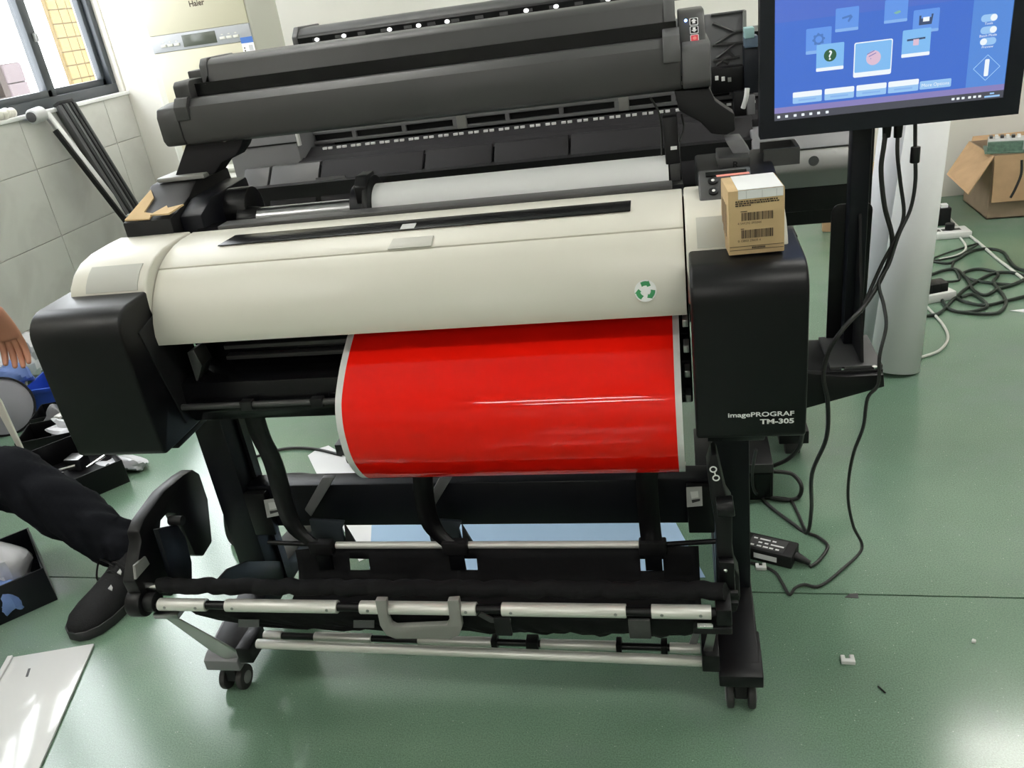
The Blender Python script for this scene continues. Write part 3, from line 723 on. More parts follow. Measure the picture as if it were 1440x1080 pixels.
# lower bars
l0 = P(362, 905, 'y', 1.195); l1 = P(992, 930, 'y', 1.195); lz = (l0.z+l1.z)/2
MB().cyl((l0.x, 1.195, l0.z), (l1.x, 1.195, l1.z), 0.010).build('lower_bar', 'alu', PR, bevel=0.001)
m0 = P(372, 893, 'y', 1.225); m1 = P(985, 912, 'y', 1.225)
MB().cyl(m0, m1, 0.007).build('lower_bar', 'black', PR)
for a, c in ((372, 400), (450, 536), (604, 712), (776, 878), (946, 985)):
    t0 = (a-372)/613; t1 = (c-372)/613
    MB().cyl(m0.lerp(m1, t0), m0.lerp(m1, t1), 0.0098).build('bar_tube', 'alu', PR, bevel=0.001)
for a, c in ((709, 717), (757, 773), (877, 884), (935, 943)):
    t0 = (a-372)/613; t1 = (c-372)/613
    p0, p1 = m0.lerp(m1, t0), m0.lerp(m1, t1)
    MB().box(p0.x, p1.x, p0.y-0.012, p0.y+0.012, p0.z-0.013, p0.z+0.013).build('bar_joint', 'black', PR, bevel=0.001)
# side links between front bar and feet
MB().ext([P(228, 866, 'y', BY), P(252, 871, 'y', BY), P(342, 920, 'y', 1.19), P(352, 932, 'y', 1.19), P(330, 934, 'y', 1.19), P(300, 918, 'y', 1.18)], (0, 0.004, -0.002)).build('side_link', 'alu_dark', PR)
MB().ext([P(1002, 864, 'y', BY+0.01), P(1012, 864, 'y', BY+0.01), P(999, 932, 'y', 1.20), P(986, 930, 'y', 1.20)], (0, 0.005, 0)).build('side_link', 'alu_dark', PR)
MB().ext([P(982, 868, 'y', BY+0.06), P(991, 868, 'y', BY+0.06), P(978, 912, 'y', 1.23), P(968, 910, 'y', 1.23)], (0, 0.005, 0)).build('side_link', 'grey_plastic', PR)
for pxx, dy in ((345, 1.195), (995, 1.195)):
    c = P(pxx+4, 912 if pxx < 500 else 922, 'y', dy)
    MB().box(c.x-0.016, c.x+0.016, dy-0.02, dy+0.05, c.z-0.022, c.z+0.018).build('bar_mount', 'black', PR, bevel=0.003)
# left end of the front bar: knob, clamp, swing arm
MB().cyl((xb0-0.045, BY+0.005, BZ+0.002), (xb0-0.012, BY+0.005, BZ+0.002), 0.030, n=26).build('end_knob', 'black', PR, bevel=0.004)
MB().cyl((xb0-0.012, BY+0.005, BZ+0.002), (xb0+0.010, BY+0.005, BZ+0.002), 0.020).build('end_collar', 'black_soft', PR, bevel=0.002)
MB().box(xb0+0.00, xb0+0.055, BY-0.01, BY+0.02, BZ-0.030, BZ-0.018).build('bar_clamp', 'steel', PR, bevel=0.002)
AX = -1.075
hook = [(190, 818), (196, 780), (199, 762), (196, 748), (203, 730), (231, 691), (258, 668), (271, 660), (281, 666), (293, 702), (299, 762), (287, 782), (275, 781), (262, 752), (248, 722), (236, 722), (227, 732), (226, 745), (246, 826), (244, 838), (200, 838)]
MB().ext(pts('x', AX, *hook), (-0.030, 0, 0)).build('swing_arm', 'black', PR, bevel=0.004)
MB().ext(pts('x', AX+0.034, (222, 744), (250, 738), (262, 756), (270, 790), (271, 826), (248, 828)), (-0.012, 0, 0)).build('swing_plate', 'black_navy', PR, bevel=0.002)
c = P(239, 732, 'x', AX+0.02); MB().cyl(c, c+Vector((0.03, 0, 0)), 0.010).build('swing_pin', 'black_soft', PR, bevel=0.001)
MB().ext(pts('x', AX+0.004, (190, 795), (205, 782), (211, 793), (192, 815)), (-0.006, 0, 0)).build('clamp_plate', 'grey_mid', PR, bevel=0.001)
# right end
MB().box(xb1+0.004, xb1+0.030, BY-0.016, BY+0.05, BZ-0.018, BZ+0.018).build('end_collar', 'black', PR, bevel=0.003)
MB().box(xb1-0.035, xb1+0.03, BY-0.018, BY+0.03, BZ-0.034, BZ-0.020).build('bar_clamp', 'black_soft', PR, bevel=0.002)
MB().cyl((xb1-0.028, BY-0.014, BZ-0.018), (xb1-0.002, BY-0.014, BZ-0.018), 0.005).build('clamp_screw', 'chrome', PR)
RA = [(994, 660), (1000, 640), (1008, 640), (1013, 660), (1022, 700), (1030, 712), (1030, 770), (1034, 800), (1040, 812), (1041, 840), (1036, 862), (1014, 862), (1009, 800), (1006, 740), (999, 700)]
sa = MB().ext(pts('y', 1.20, *RA), (0, 0.045, 0)).build('swing_arm', 'black_soft', PR, bevel=0.004)
MB().cyl(P(1008, 713, 'y', 1.19), P(1032, 711, 'y', 1.19), 0.018).build('swing_pin', 'black', PR, bevel=0.002)
MB().ext(pts('y', 1.199, (1010, 782), (1032, 784), (1034, 830), (1012, 832)), (0, -0.016, 0)).build('arm_lock', 'black', PR, bevel=0.003)
for yy in (832, 846):
    MB().ext(pts('y', 1.182, (1016, yy-4), (1038, yy-3), (1038, yy+2), (1016, yy+2)), (0, -0.010, 0)).build('lock_lever', 'black_soft', PR, bevel=0.002)
MB().sphere(P(1020, 802, 'y', 1.182), 0.004).build('screw', 'chrome', PR)
MB().box(xb1+0.012, xb1+0.018, BY+0.018, BY+0.03, BZ+0.018, BZ+0.040).build('hem_core', 'chrome', PR)
for yy in (660, 672):
    c = P(1003 if yy < 665 else 1007, yy, 'y', 1.1985)
    MB().ring(c, (0, -1, 0), 0.0062, 0.004, 0.0006, 18).build('arm_symbol', 'white_print', sa)
MB().ext(pts('y', 1.199, (1004, 664), (1006, 664), (1007, 669), (1005, 669)), (0, -0.0008, 0)).build('arm_symbol', 'white_print', sa)

# ================================================================== RED PRINTED SHEET
rp_ = [(1.352, 0.777), (1.322, 0.764), (1.273, 0.738), (1.232, 0.708), (1.208, 0.682), (1.196, 0.648), (1.195, 0.615), (1.199, 0.585), (1.212, 0.553), (1.234, 0.522), (1.258, 0.502), (1.29, 0.488), (1.32, 0.483)]
fine_ = [(v.x, v.y) for v in catmull([(a, b_, 0) for a, b_ in rp_], 5)]
PX0, PX1 = -0.606, -0.012
PM = thing('printed_sheet', 'glossy red printed sheet with white side borders curling out of the printer', 'paper', ((PX0+PX1)/2, 1.23, 0.483))
mid = []
MB().strip(fine_, 0.0012, PX0, PX1).build('paper', 'white_gloss', PM)
off = [(a-0.0005, b_) for a, b_ in fine_]
MB().strip([(a-0.0009, b_) for a, b_ in fine_], 0.0011, PX0+0.0125, PX1-0.0105).build('red_ink_area', 'red_print', PM)

# ================================================================== PAPER ROLL ON THE SPINDLE
RC = (1.60, 0.931)
ro_ = thing('paper_roll', 'white paper roll on a steel spindle behind the ivory cover', 'paper roll', (-0.31, 1.60, 0.87))
MB().cyl((-0.598, *RC), (-0.020, *RC), 0.048, n=48).build('paper', 'white_paper', ro_)
MB().cyl((-0.862, *RC), (-0.63, *RC), 0.023, n=28).build('spindle', 'steel', ro_)
MB().cyl((-0.645, *RC), (-0.612, *RC), 0.050, n=32).build('flange', 'black_navy', ro_, bevel=0.003)
MB().cyl((-0.612, *RC), (-0.600, *RC), 0.066, n=32).build('flange_rim', 'black', ro_, bevel=0.003)
MB().px([(1.555, 0.94), (1.555, 0.985), (1.575, 1.003), (1.62, 1.003), (1.62, 0.94)], -0.628, -0.603).build('flange_lever', 'black', ro_, bevel=0.003)

# scraps of cardboard on the left roll holder
o = MB().ext([(-1.088, 1.476, 0.9785), (-1.03, 1.472, 0.9780), (-1.035, 1.495, 0.9825), (-1.06, 1.505, 0.9845), (-1.066, 1.56, 1.0005), (-1.084, 1.585, 1.013)], (0, -0.001, 0.003)).build('cardboard_scrap', 'cardboard_tan')
tag(o, 'torn beige cardboard strip lying on the black left roll holder', 'cardboard')
o = MB().ext([(-1.03, 1.478, 0.984), (-0.985, 1.472, 0.984), (-0.965, 1.500, 0.994), (-1.0, 1.498, 0.990), (-1.01, 1.512, 0.992)], (0, -0.001, 0.003)).build('cardboard_scrap', 'cardboard_tan')
tag(o, 'small creased beige flap overhanging the inner edge of the roll holder', 'cardboard')

# ================================================================== INK CARTON
HZ = 0.8925
f0 = P(1025, 360, 'z', HZ+0.001); f1 = P(1103, 353, 'z', HZ+0.001); b0 = P(1012, 338, 'z', HZ+0.001)
U = (f1-f0); Wd = U.length; U.normalize(); V = Vector((-U.y, U.x, 0)); up = Vector((0, 0, 1))
Dp = 0.092
tz = P(1024, 271, 'y', f0.y).z; Ht = tz-HZ
ct = thing('ink_carton', 'small brown ink carton with two barcodes standing on the right black housing', 'box', f0+U*Wd/2+V*Dp/2)
B0 = f0
body = MB().ext([B0, B0+U*Wd, B0+U*Wd+V*Dp, B0+V*Dp], up*Ht).build('carton', 'cardboard_tan', ct, bevel=0.0015)
def onf(b_, u0, u1, v0, v1, d=0.0004): return quad(b_, B0, U*Wd, up*Ht, u0, u1, v0, v1, d)   # on the front face, unit coordinates
# white tape on top, folded over the front
tp = MB(); T0 = B0+up*(Ht+0.0006)
tp.ext([T0+U*Wd*0.18, T0+U*Wd*0.97, T0+U*Wd*0.97+V*Dp*0.97, T0+U*Wd*0.18+V*Dp*0.97], up*0.0005)
tp = tp.build('paper_label', 'white_print', ct)
onf(MB(), 0.18, 0.97, 0.87, 1.0, 0.0006).build('label_fold', 'white_print', ct)
for u in (0.32, 0.60, 0.85): onf(MB(), u, u+0.006, 0.88, 0.985, 0.0013).build('label_line', 'label_grey', ct)
# small print
prt = MB()
for r_ in range(3):
    u = 0.13
    while u < 0.88:
        wu = random.uniform(0.02, 0.07)
        if r_ == 2 and u > 0.38: break
        onf(prt, u, min(u+wu, 0.9), 0.825-r_*0.032, 0.845-r_*0.032); u += wu+0.012
prt.build('small_print', 'ink', ct)
def barcode(v0, v1, digits, u0=0.235, u1=0.80):
    bb = MB(); u = u0
    while u < u1:
        wu = random.choice((0.006, 0.010, 0.016)); onf(bb, u, min(u+wu, u1), v0, v1); u += wu+random.choice((0.007, 0.011, 0.016))
    bb.build('barcode', 'ink', ct)
    t = text_mb(digits, B0+U*Wd*(u0-0.07)+up*Ht*(v0-0.055)-V*0.0008, U, up, Ht*0.050, 0.0002); t.build('barcode_digits', 'ink', ct)
barcode(0.535, 0.66, '4 549292 095044')
barcode(0.26, 0.39, '0 13803 29609 4')
onf(MB(), 0.22, 0.34, 0.675, 0.685).build('small_print', 'ink', ct)
onf(MB(), 0.22, 0.28, 0.405, 0.415).build('small_print', 'ink', ct)
for v in (0.13, 0.075): onf(MB(), 0.02, 0.985, v, v+0.007).build('printed_line', 'ink', ct)
cap = MB(); u = 0.42
while u < 0.64: onf(cap, u, u+0.020, 0.09, 0.118); u += 0.027
cap.build('small_print', 'ink', ct)
# side print
sp_ = MB()
for k in range(4):
    quad(sp_, B0+V*Dp, -V*Dp, up*Ht, 0.18+k*0.18, 0.24+k*0.18, 0.25, 0.75)
sp_.build('side_print', 'cardboard_dark', ct)
quad(MB(), T0+V*Dp*0.98-U*0.006, U*Wd*0.62, V*0.012, 0, 1, 0, 1, 0.002).build('tape_strip', 'pink_tape', ct)
# paper slip under the carton
s0 = P(1000, 338, 'z', HZ+0.001)
o = MB().pz([(s0.x, s0.y-0.012), (s0.x+0.07, s0.y-0.020), (s0.x+0.075, s0.y+0.03), (s0.x+0.004, s0.y+0.03)], HZ+0.0004, HZ+0.0009).build('paper_slip', 'white_paper')
tag(o, 'white paper slip lying under the brown ink carton', 'paper')

# ================================================================== MONITOR ON A POST
MY = 1.63
mo = thing('touch_monitor', 'black monitor with blue menu screen on a black post beside the printer', 'monitor', (0.32, MY+0.05, 0.50))
c00 = P(1069, 195, 'y', MY); c10 = P(1432, 162, 'y', MY); mz = (c00.z+c10.z)/2
sx0 = P(1089, 169, 'y', MY).x; sx1 = P(1411, 139, 'y', MY).x; sz0 = (P(1089, 169, 'y', MY).z+P(1411, 139, 'y', MY).z)/2
mx0 = c00.x; mx1 = c10.x; SH = (sx1-sx0)*0.60
sz1 = sz0+SH; mz1 = sz1+0.028
bz = MB()
bz.box(mx0, sx0, MY, MY+0.035, mz, mz1); bz.box(sx1, mx1, MY, MY+0.035, mz, mz1)
bz.box(sx0, sx1, MY, MY+0.035, mz, sz0); bz.box(sx0, sx1, MY, MY+0.035, sz1, mz1)
bz.build('bezel', 'monitor_black', mo)
MB().box(mx0+0.004, mx1-0.004, MY+0.012, MY+0.05, mz+0.004, mz1-0.004).build('back_shell', 'monitor_black', mo, bevel=0.006)
SYy = MY+0.004
scr = MB().box(sx0, sx1, SYy, SYy+0.006, sz0, sz1).build('screen', 'scr_blue', mo)
xs1 = P(1364, 60, 'y', SYy).x
MB().box(xs1, sx1, SYy-0.0006, SYy, sz0, sz1).build('side_column', 'scr_side', scr)
MB().box(sx0, xs1, SYy-0.0005, SYy, P(1200, 28, 'y', SYy).z+0.01, sz1).build('reflection_band', 'scr_violet', scr)  # violet tint stands for the reflection across the upper screen
tb = P(1250, 150, 'y', SYy).z; zt = sz0+0.0125
MB().box(sx0, sx1, SYy-0.0009, SYy-0.0006, sz0, zt).build('task_bar', 'scr_bar', scr)
MB().box(sx0, sx1, SYy-0.0008, SYy-0.0006, zt, zt+0.010).build('status_bar', 'scr_mauve', scr)
def S(px_, py_): return P(px_, py_, 'y', SYy)
def rr(x0, x1, z0, z1, r_, lay, m_, name, par=scr):
    r_ = min(r_, (x1-x0)*0.49, (z1-z0)*0.49)
    b_ = MB().ext([(x, SYy-lay, z) for x, z in rrect(x0, x1, z0, z1, r_)], (0, -0.0002, 0))
    return b_.build(name, m_, par)
def icon_tile(cx, cy, wpx, hpx, dim, lay):
    c = S(cx, cy); k = (S(cx+100, cy).x-c.x)/100; w2 = wpx*k/2; h2 = hpx*k/2
    t = rr(c.x-w2, c.x+w2, c.z-h2, c.z+h2, 0.002, lay, 'scr_tile_dim' if dim else 'scr_tile', 'icon_tile')
    rr(c.x-w2, c.x+w2, c.z-h2, c.z-h2+h2*0.26, 0.0015, lay+0.0003, 'scr_white_dim' if dim else 'scr_white', 'tile_caption')
    return c, w2, h2, lay+0.0003
def shape(poly, lay, m_, name='icon'):
    return MB().ext([(x, SYy-lay, z) for x, z in poly], (0, -0.0002, 0)).build(name, m_, scr)
def disc(c, r_, lay, m_, n=20, sz=1): return shape([(c.x+r_*math.cos(2*math.pi*i/n), c.z+sz*r_*math.sin(2*math.pi*i/n)) for i in range(n)], lay, m_)
c, w2, h2, l = icon_tile(1191, 27, 33, 33, True, 0.0010)
shape([(c.x-0.008, c.z+0.004), (c.x+0.006, c.z+0.007), (c.x+0.009, c.z+0.003), (c.x+0.003, c.z-0.005), (c.x+0.001, c.z-0.003), (c.x+0.004, c.z+0.003), (c.x-0.008, c.z+0.001)], l, 'scr_gear')
c, w2, h2, l = icon_tile(1260, 15, 33, 33, True, 0.0010)
shape([(c.x-0.004, c.z-0.003), (c.x+0.001, c.z-0.0055), (c.x+0.008, c.z-0.003), (c.x+0.006, c.z), (c.x+0.001, c.z-0.001)], l, 'scr_leaf')
c, w2, h2, l = icon_tile(1151, 57, 36, 36, True, 0.0012)
gear = []
for i in range(32):
    r_ = 0.0105 if (i//2) % 2 == 0 else 0.0085
    a = 2*math.pi*i/32; gear.append((c.x+r_*math.cos(a), c.z+0.002+r_*math.sin(a)))
shape(gear, l, 'scr_gear'); disc(Vector((c.x, 0, c.z+0.002)), 0.0055, l+0.0003, 'scr_tile_dim')
c, w2, h2, l = icon_tile(1302, 29, 37, 33, True, 0.0012)
shape([(c.x-0.011, c.z-0.006), (c.x-0.011, c.z+0.009), (c.x-0.008, c.z+0.009), (c.x-0.008, c.z+0.004), (c.x+0.008, c.z+0.005), (c.x+0.008, c.z+0.010), (c.x+0.011, c.z+0.010), (c.x+0.009, c.z-0.006)], l, 'scr_dark')
shape([(c.x-0.005, c.z-0.001), (c.x+0.005, c.z-0.001), (c.x+0.005, c.z+0.006), (c.x-0.005, c.z+0.006)], l+0.0003, 'scr_white')
c, w2, h2, l = icon_tile(1288, 60, 40, 39, False, 0.0018)
shape([(c.x-0.015, c.z+0.004), (c.x+0.014, c.z+0.005), (c.x+0.014, c.z+0.008), (c.x-0.015, c.z+0.007)], l, 'scr_dark')
shape([(c.x-0.005, c.z-0.004), (c.x+0.004, c.z-0.004), (c.x+0.004, c.z+0.006), (c.x-0.005, c.z+0.006)], l+0.0003, 'scr_pink')
c, w2, h2, l = icon_tile(1167, 80, 39, 38, False, 0.0018)
disc(Vector((c.x, 0, c.z+0.003)), 0.0105, l, 'scr_green')
text_mb('?', (c.x, SYy-l-0.0004, c.z-0.0040), (1,0,0), (0,0,1), 0.021, 0.0001, 'CENTER', 0.0004).build('icon', 'scr_white', scr)
# centre tile with a white rim
c = S(1227, 82); k = (S(1327, 82).x-c.x)/100
rr(c.x-27*k, c.x+27*k, c.z-25*k, c.z+25*k, 0.003, 0.0020, 'scr_white', 'icon_tile')
rr(c.x-25.5*k, c.x+25.5*k, c.z-18*k, c.z+23.5*k, 0.002, 0.0023, 'scr_tile', 'icon_tile')
disc(Vector((c.x+0.001, 0, c.z+0.001)), 0.012, 0.0026, 'scr_pink')
for i in range(3):
    ox = -0.006+i*0.003; oz = 0.008-i*0.004
    shape([(c.x+ox-0.004, c.z+oz-0.001), (c.x+ox+0.008, c.z+oz+0.004), (c.x+ox+0.008, c.z+oz+0.0056), (c.x+ox-0.004, c.z+oz+0.0006)], 0.0029, 'scr_mauve')
shape([(c.x-0.002, c.z-0.008), (c.x+0.011, c.z-0.004), (c.x+0.008, c.z+0.006), (c.x-0.003, c.z+0.003)], 0.0031, 'scr_pink')
# preset buttons
for cx, cy in ((1135, 136), (1180, 131), (1225, 126), (1270, 121)):
    c = S(cx, cy); rr(c.x-21.5*k, c.x+21.5*k, c.z-8.5*k, c.z+8.5*k, 0.002, 0.0012, 'scr_pale', 'preset_button')
    rr(c.x-21.5*k, c.x+21.5*k, c.z+0.5*k, c.z+8.5*k, 0.002, 0.0015, 'scr_white', 'preset_title')
    rr(c.x-13*k, c.x+13*k, c.z-5*k, c.z-2.5*k, 0.0005, 0.0015, 'scr_white_dim', 'preset_title')
c = S(1315, 118); rr(c.x-22*k, c.x+22*k, c.z-6*k, c.z+6*k, 0.002, 0.0012, 'scr_pale', 'options_button')
text_mb('More Options', (c.x, SYy-0.0015, c.z-0.0028), (1,0,0), (0,0,1), 0.0078, 0.0001, 'CENTER').build('lettering', 'scr_white', scr)
# toggles
for i, (cx, cy, on, tx) in enumerate(((1391, 25, 1, 'Tools'), (1390, 42, 1, 'Batch Mode'), (1389, 58, 0, 'Preview'))):
    c = S(cx, cy); rr(c.x-11*k, c.x+11*k, c.z-5*k, c.z+5*k, 0.01, 0.0012, 'scr_pale', 'toggle')
    disc(Vector((c.x+(6 if on else -6)*k, 0, c.z)), 4.6*k, 0.0016, 'scr_white')
    text_mb(tx, (c.x, SYy-0.0012, c.z-9.0*k), (1,0,0), (0,0,1), 0.0056, 0.0001, 'CENTER').build('lettering', 'scr_white', scr)
c = S(1387, 95); q = 18*k
for a, bq in (((0, q), (q, 0)), ((q, 0), (0, -q)), ((0, -q), (-q, 0)), ((-q, 0), (0, q))):
    p0 = Vector((c.x+a[0], SYy-0.0014, c.z+a[1])); p1 = Vector((c.x+bq[0], SYy-0.0014, c.z+bq[1]))
    MB().cyl(p0, p1, 0.0005, n=6).build('diamond_edge', 'scr_pale', scr)
rr(c.x-3*k, c.x+3*k, c.z-12*k, c.z+12*k, 0.002, 0.0014, 'scr_white', 'start_bar')
# task bar icons
for cx in (1095, 1106, 1118, 1129, 1140, 1151, 1163):
    c = S(cx, 164-(cx-1095)*0.1); rr(c.x-2.2*k, c.x+2.2*k, sz0+0.004, sz0+0.0085, 0.0008, 0.0013, 'scr_white', 'task_icon')
for cx in (1340, 1347, 1354, 1363, 1370, 1377):
    c = S(cx, 138); rr(c.x-2*k, c.x+2*k, sz0+0.004, sz0+0.0078, 0.0006, 0.0013, 'scr_white', 'task_icon')
c = S(1394, 136); rr(c.x-10*k, c.x+11*k, sz0+0.0025, sz0+0.0055, 0.0005, 0.0013, 'scr_pale', 'clock')
rr(c.x-3*k, c.x+3*k, sz0+0.0075, sz0+0.0100, 0.0005, 0.0013, 'scr_pale', 'clock')
# post, gussets, base plate, bracket arm
PZ = 0.535; PYc = 1.63
p_top = P(1203, 190, 'y', PYc+0.05); px0 = P(1188, 400, 'y', PYc+0.05).x; px1 = P(1214, 400, 'y', PYc+0.05).x
MB().box(px0, px1, PYc+0.04, PYc+0.075, PZ+0.008, mz1-0.06).build('post', 'black_navy', mo, bevel=0.003)
g0 = P(1168, 400, 'y', PYc+0.06).x; g1 = P(1224, 400, 'y', PYc+0.06).x
gz1 = P(1190, 290, 'y', PYc+0.06).z
MB().ext([(x, PYc+0.076, z) for x, z in [(g0-0.002, PZ+0.008), (g1-0.004, PZ+0.008)] + [(v[0], v[1]) for v in rrect(g0, g1, gz1-0.06, gz1, 0.016)[6:18]]], (0, 0.006, 0)).build('post_gusset', 'black', mo, bevel=0.001)
MB().ext([(px0+0.017, PYc+0.04, PZ+0.01), (px0+0.017, PYc-0.055, PZ+0.01), (px0+0.017, PYc+0.035, gz1-0.01)], (0.005, 0, 0)).build('post_rib', 'black', mo)
MB().box(px0+0.003, px1-0.003, PYc+0.02, PYc+0.042, mz+0.05, mz1-0.08).build('monitor_mount', 'black', mo, bevel=0.002)
MB().box(0.275, 0.372, 1.565, 1.715, PZ, PZ+0.008).build('base_plate', 'charcoal', mo, bevel=0.001)
for bxp, byp in ((1184, 519), (1230, 517)):
    c = P(bxp, byp, 'z', PZ+0.009); MB().cyl(c, c+Vector((0, 0, 0.003)), 0.005, n=12).build('bolt', 'chrome', mo)
ar_ = pts('y', 1.545, (1120, 524), (1190, 530), (1243, 527), (1244, 544), (1132, 575), (1120, 578))
MB().ext(ar_, (0, 0.02, 0)).build('bracket_arm', 'black', mo, bevel=0.002)
MB().box(0.15, 0.372, 1.56, 1.72, PZ-0.010, PZ).build('bracket_top', 'black_soft', mo, bevel=0.001)
MB().box(0.092, 0.16, 1.46, 1.72, PZ-0.05, PZ).build('bracket_root', 'black', mo, bevel=0.002)

# ================================================================== REAR PRINTER (behind, with its cover open)
RP = thing('open_printer', 'dark grey wide-format printer with its cover open standing behind the ivory one', 'printer', (-0.45, 2.5, 0))
Y0 = 2.12
def at_y(x, y, Y): return P(x, y, 'y', Y)
# top scanner beam with white lamps
tl = at_y(415, 44, 2.42); 
TB = MB().px([(2.42, tl.z-0.040), (2.42, tl.z-0.012), (2.43, tl.z-0.004), (2.445, tl.z+0.004), (2.52, tl.z+0.006), (2.60, tl.z), (2.60, tl.z-0.05), (2.44, tl.z-0.055)], tl.x, 0.42).build('top_beam', 'charcoal', RP, bevel=0.003)
MB().px([(2.417, tl.z-0.052), (2.414, tl.z-0.020), (2.421, tl.z-0.014), (2.43, tl.z-0.055)], tl.x+0.004, 0.42).build('lamp_strip', 'black', TB)
MB().px([(2.412, tl.z-0.058), (2.412, tl.z-0.015), (2.44, tl.z+0.010), (2.60, tl.z+0.010), (2.60, tl.z-0.058)], tl.x-0.012, tl.x+0.004).build('beam_end', 'charcoal_light', TB, bevel=0.003)
for pxx, pyy in ((447, 62), (485, 58), (549, 49), (590, 44), (630, 39), (741, 25), (783, 20), (856, 11), (903, 5)):
    c = at_y(pxx, pyy, 2.412); c.z = tl.z-0.029
    MB().sphere(c, 0.0058, n=10, m=6, sc=(1.25, 0.5, 0.9)).build('lamp', 'led_white', TB)
for i in range(18):
    x = tl.x+0.05+i*0.068; MB().box(x, x+0.022, 2.412, 2.418, tl.z-0.033, tl.z-0.025).build('strip_clip', 'charcoal_light', TB)
for sx_b in (tl.x+0.03, 0.36):
    MB().box(sx_b, sx_b+0.04, 2.555, 2.595, 1.09, tl.z-0.04).build('beam_support', 'black', RP, bevel=0.002)
# raised inner lid with ribs (right end)
ix0 = at_y(1000, 60, 2.36).x; ix1 = at_y(1047, 60, 2.36).x
iz1 = at_y(1020, 18, 2.36).z; iz0 = at_y(1020, 98, 2.36).z
ld = MB().box(-0.98, ix1, 2.37, 2.40, iz0, iz1).build('open_lid', 'grey_plastic', RP, bevel=0.002)
def rib(a, c, r_=0.004):
    MB().tube([at_y(*a, 2.365), at_y(*c, 2.365)], r_, n=6, smooth=0).build('lid_rib', 'charcoal', ld)
for a, c in (((1002, 33), (1033, 45)), ((1033, 45), (1006, 62)), ((1002, 64), (1046, 60)), ((1008, 82), (1034, 61)), ((1022, 70), (1032, 80)), ((1003, 86), (1040, 80)), ((1008, 92), (1016, 85)), ((1016, 85), (1024, 90)), ((1033, 45), (1046, 43)), ((1000, 22), (1046, 16))):
    rib(a, c)
MB().box(ix1-0.004, ix1+0.004, 2.345, 2.40, iz0-0.12, iz1).build('lid_edge', 'grey_mid', ld)
# body shell behind the rails
MB().box(-1.22, 0.46, 2.55, 2.75, 0.66, 1.10).build('back_body', 'black', RP)
MB().box(-1.22, 0.46, 2.16, 2.56, 0.66, 0.885).build('platen_body', 'black_soft', RP)
# ladder rail
RYY = 2.40
zA = at_y(430, 205, RYY).z; zB = zA+0.036
xl = at_y(432, 205, RYY).x; xr = 0.30
fr = MB(); fr.box(xl, xr, RYY, RYY+0.012, zA, zA+0.009); fr.box(xl, xr, RYY, RYY+0.012, zB-0.009, zB)
rail = fr.build('ladder_rail', 'grey_plastic', RP, bevel=0.001)
n = 9
for i in range(n+1):
    x = xl+(xr-xl)*i/n
    MB().box(x-0.006, x+0.006, RYY-0.001, RYY+0.012, zA+0.009, zB-0.009).build('rail_rung', 'grey_plastic', rail)
for i in (3, 6):
    x = xl+(xr-xl)*i/n+0.02
    MB().box(x-0.014, x+0.014, RYY-0.004, RYY+0.012, zA, zB).build('rail_block', 'grey_mid', rail, bevel=0.002)
MB().cyl((xl, RYY+0.02, zB+0.016), (xr, RYY+0.02, zB+0.016), 0.005).build('carriage_rod', 'alu', RP)
MB().box(xl, xr, RYY+0.015, RYY+0.03, zA, zB).build('rail_back', 'black', RP)
MB().cyl((xl, RYY+0.01, zB+0.045), (xr, RYY+0.01, zB+0.045), 0.009).build('carriage_rod', 'alu_dark', RP)
# perforated platen with white marks
zp = at_y(470, 208, 2.34).z
pt = MB().px([(2.30, zp-0.018), (2.37, zp+0.004), (2.37, zp-0.03), (2.30, zp-0.03)], xl, xr).build('platen', 'panel_dark', RP)
mk = MB(); x = xl+0.07
pn = Vector((0, -0.3, 0.95)).normalized()
while x < xr-0.05:
    for k in range(2):
        mk.box(x, x+0.012, 2.345, 2.352, zp-0.003, zp+0.003); x += 0.017
    x += 0.010
mk.build('platen_marks', 'white_print', pt, kind='stuff')
MB().px([(2.24, zp-0.026), (2.30, zp-0.012), (2.30, zp-0.04), (2.24, zp-0.05)], xl+0.02, xr).build('platen_lip', 'panel_dark', RP, bevel=0.002)
# left grey end housing
e0 = at_y(316, 190, 2.28); e1 = at_y(414, 186, 2.28)
eh = MB().box(e0.x, e1.x, 2.28, 2.60, 0.62, e1.z+0.010).build('end_housing', 'grey_plastic', RP, bevel=0.004)
MB().box(e0.x+0.004, e1.x, 2.277, 2.28, at_y(400, 202, 2.28).z-0.002, at_y(400, 202, 2.28).z+0.002).build('seam', 'black', eh)
MB().box(e1.x+0.001, e1.x+0.008, 2.279, 2.292, at_y(414, 206, 2.28).z, e1.z+0.005).build('bright_edge', 'white_plastic', eh)
# slanted front panels
zt_ = at_y(335, 243, 2.20).z
pz1 = at_y(640, 205, 2.22).z; 
segs = [(326, 364), (366, 438), (440, 590), (592, 690), (692, 800), (802, 940), (942, 1062)]
for i, (a, c) in enumerate(segs):
    xa_ = at_y(a, 225, 2.18).x; xc_ = at_y(c, 225, 2.18).x-0.003
    up_ = MB().px([(2.16, zt_-0.075), (2.24, zt_), (2.26, zt_), (2.18, zt_-0.085)], xa_, xc_).build('front_panel', ('charcoal', 'charcoal', 'panel_dark', 'panel_dark', 'panel_dark', 'panel_dark', 'panel_dark')[i], RP, bevel=0.002)
    MB().px([(2.14, zt_-0.135), (2.158, zt_-0.079), (2.18, zt_-0.08), (2.16, zt_-0.135)], xa_+0.008, xc_).build('front_panel', 'panel_dark', RP, bevel=0.002)
    if i in (1, 5):
        vm = MB(); nn = int((xc_-xa_)/0.013)
        for k in range(nn):
            vm.box(xa_+0.004+k*0.013, xa_+0.012+k*0.013, 2.164, 2.168, zt_-0.073, zt_-0.067)
        vm.build('vent_marks', 'grey_plastic' if i == 1 else 'label_grey', up_, kind='stuff')
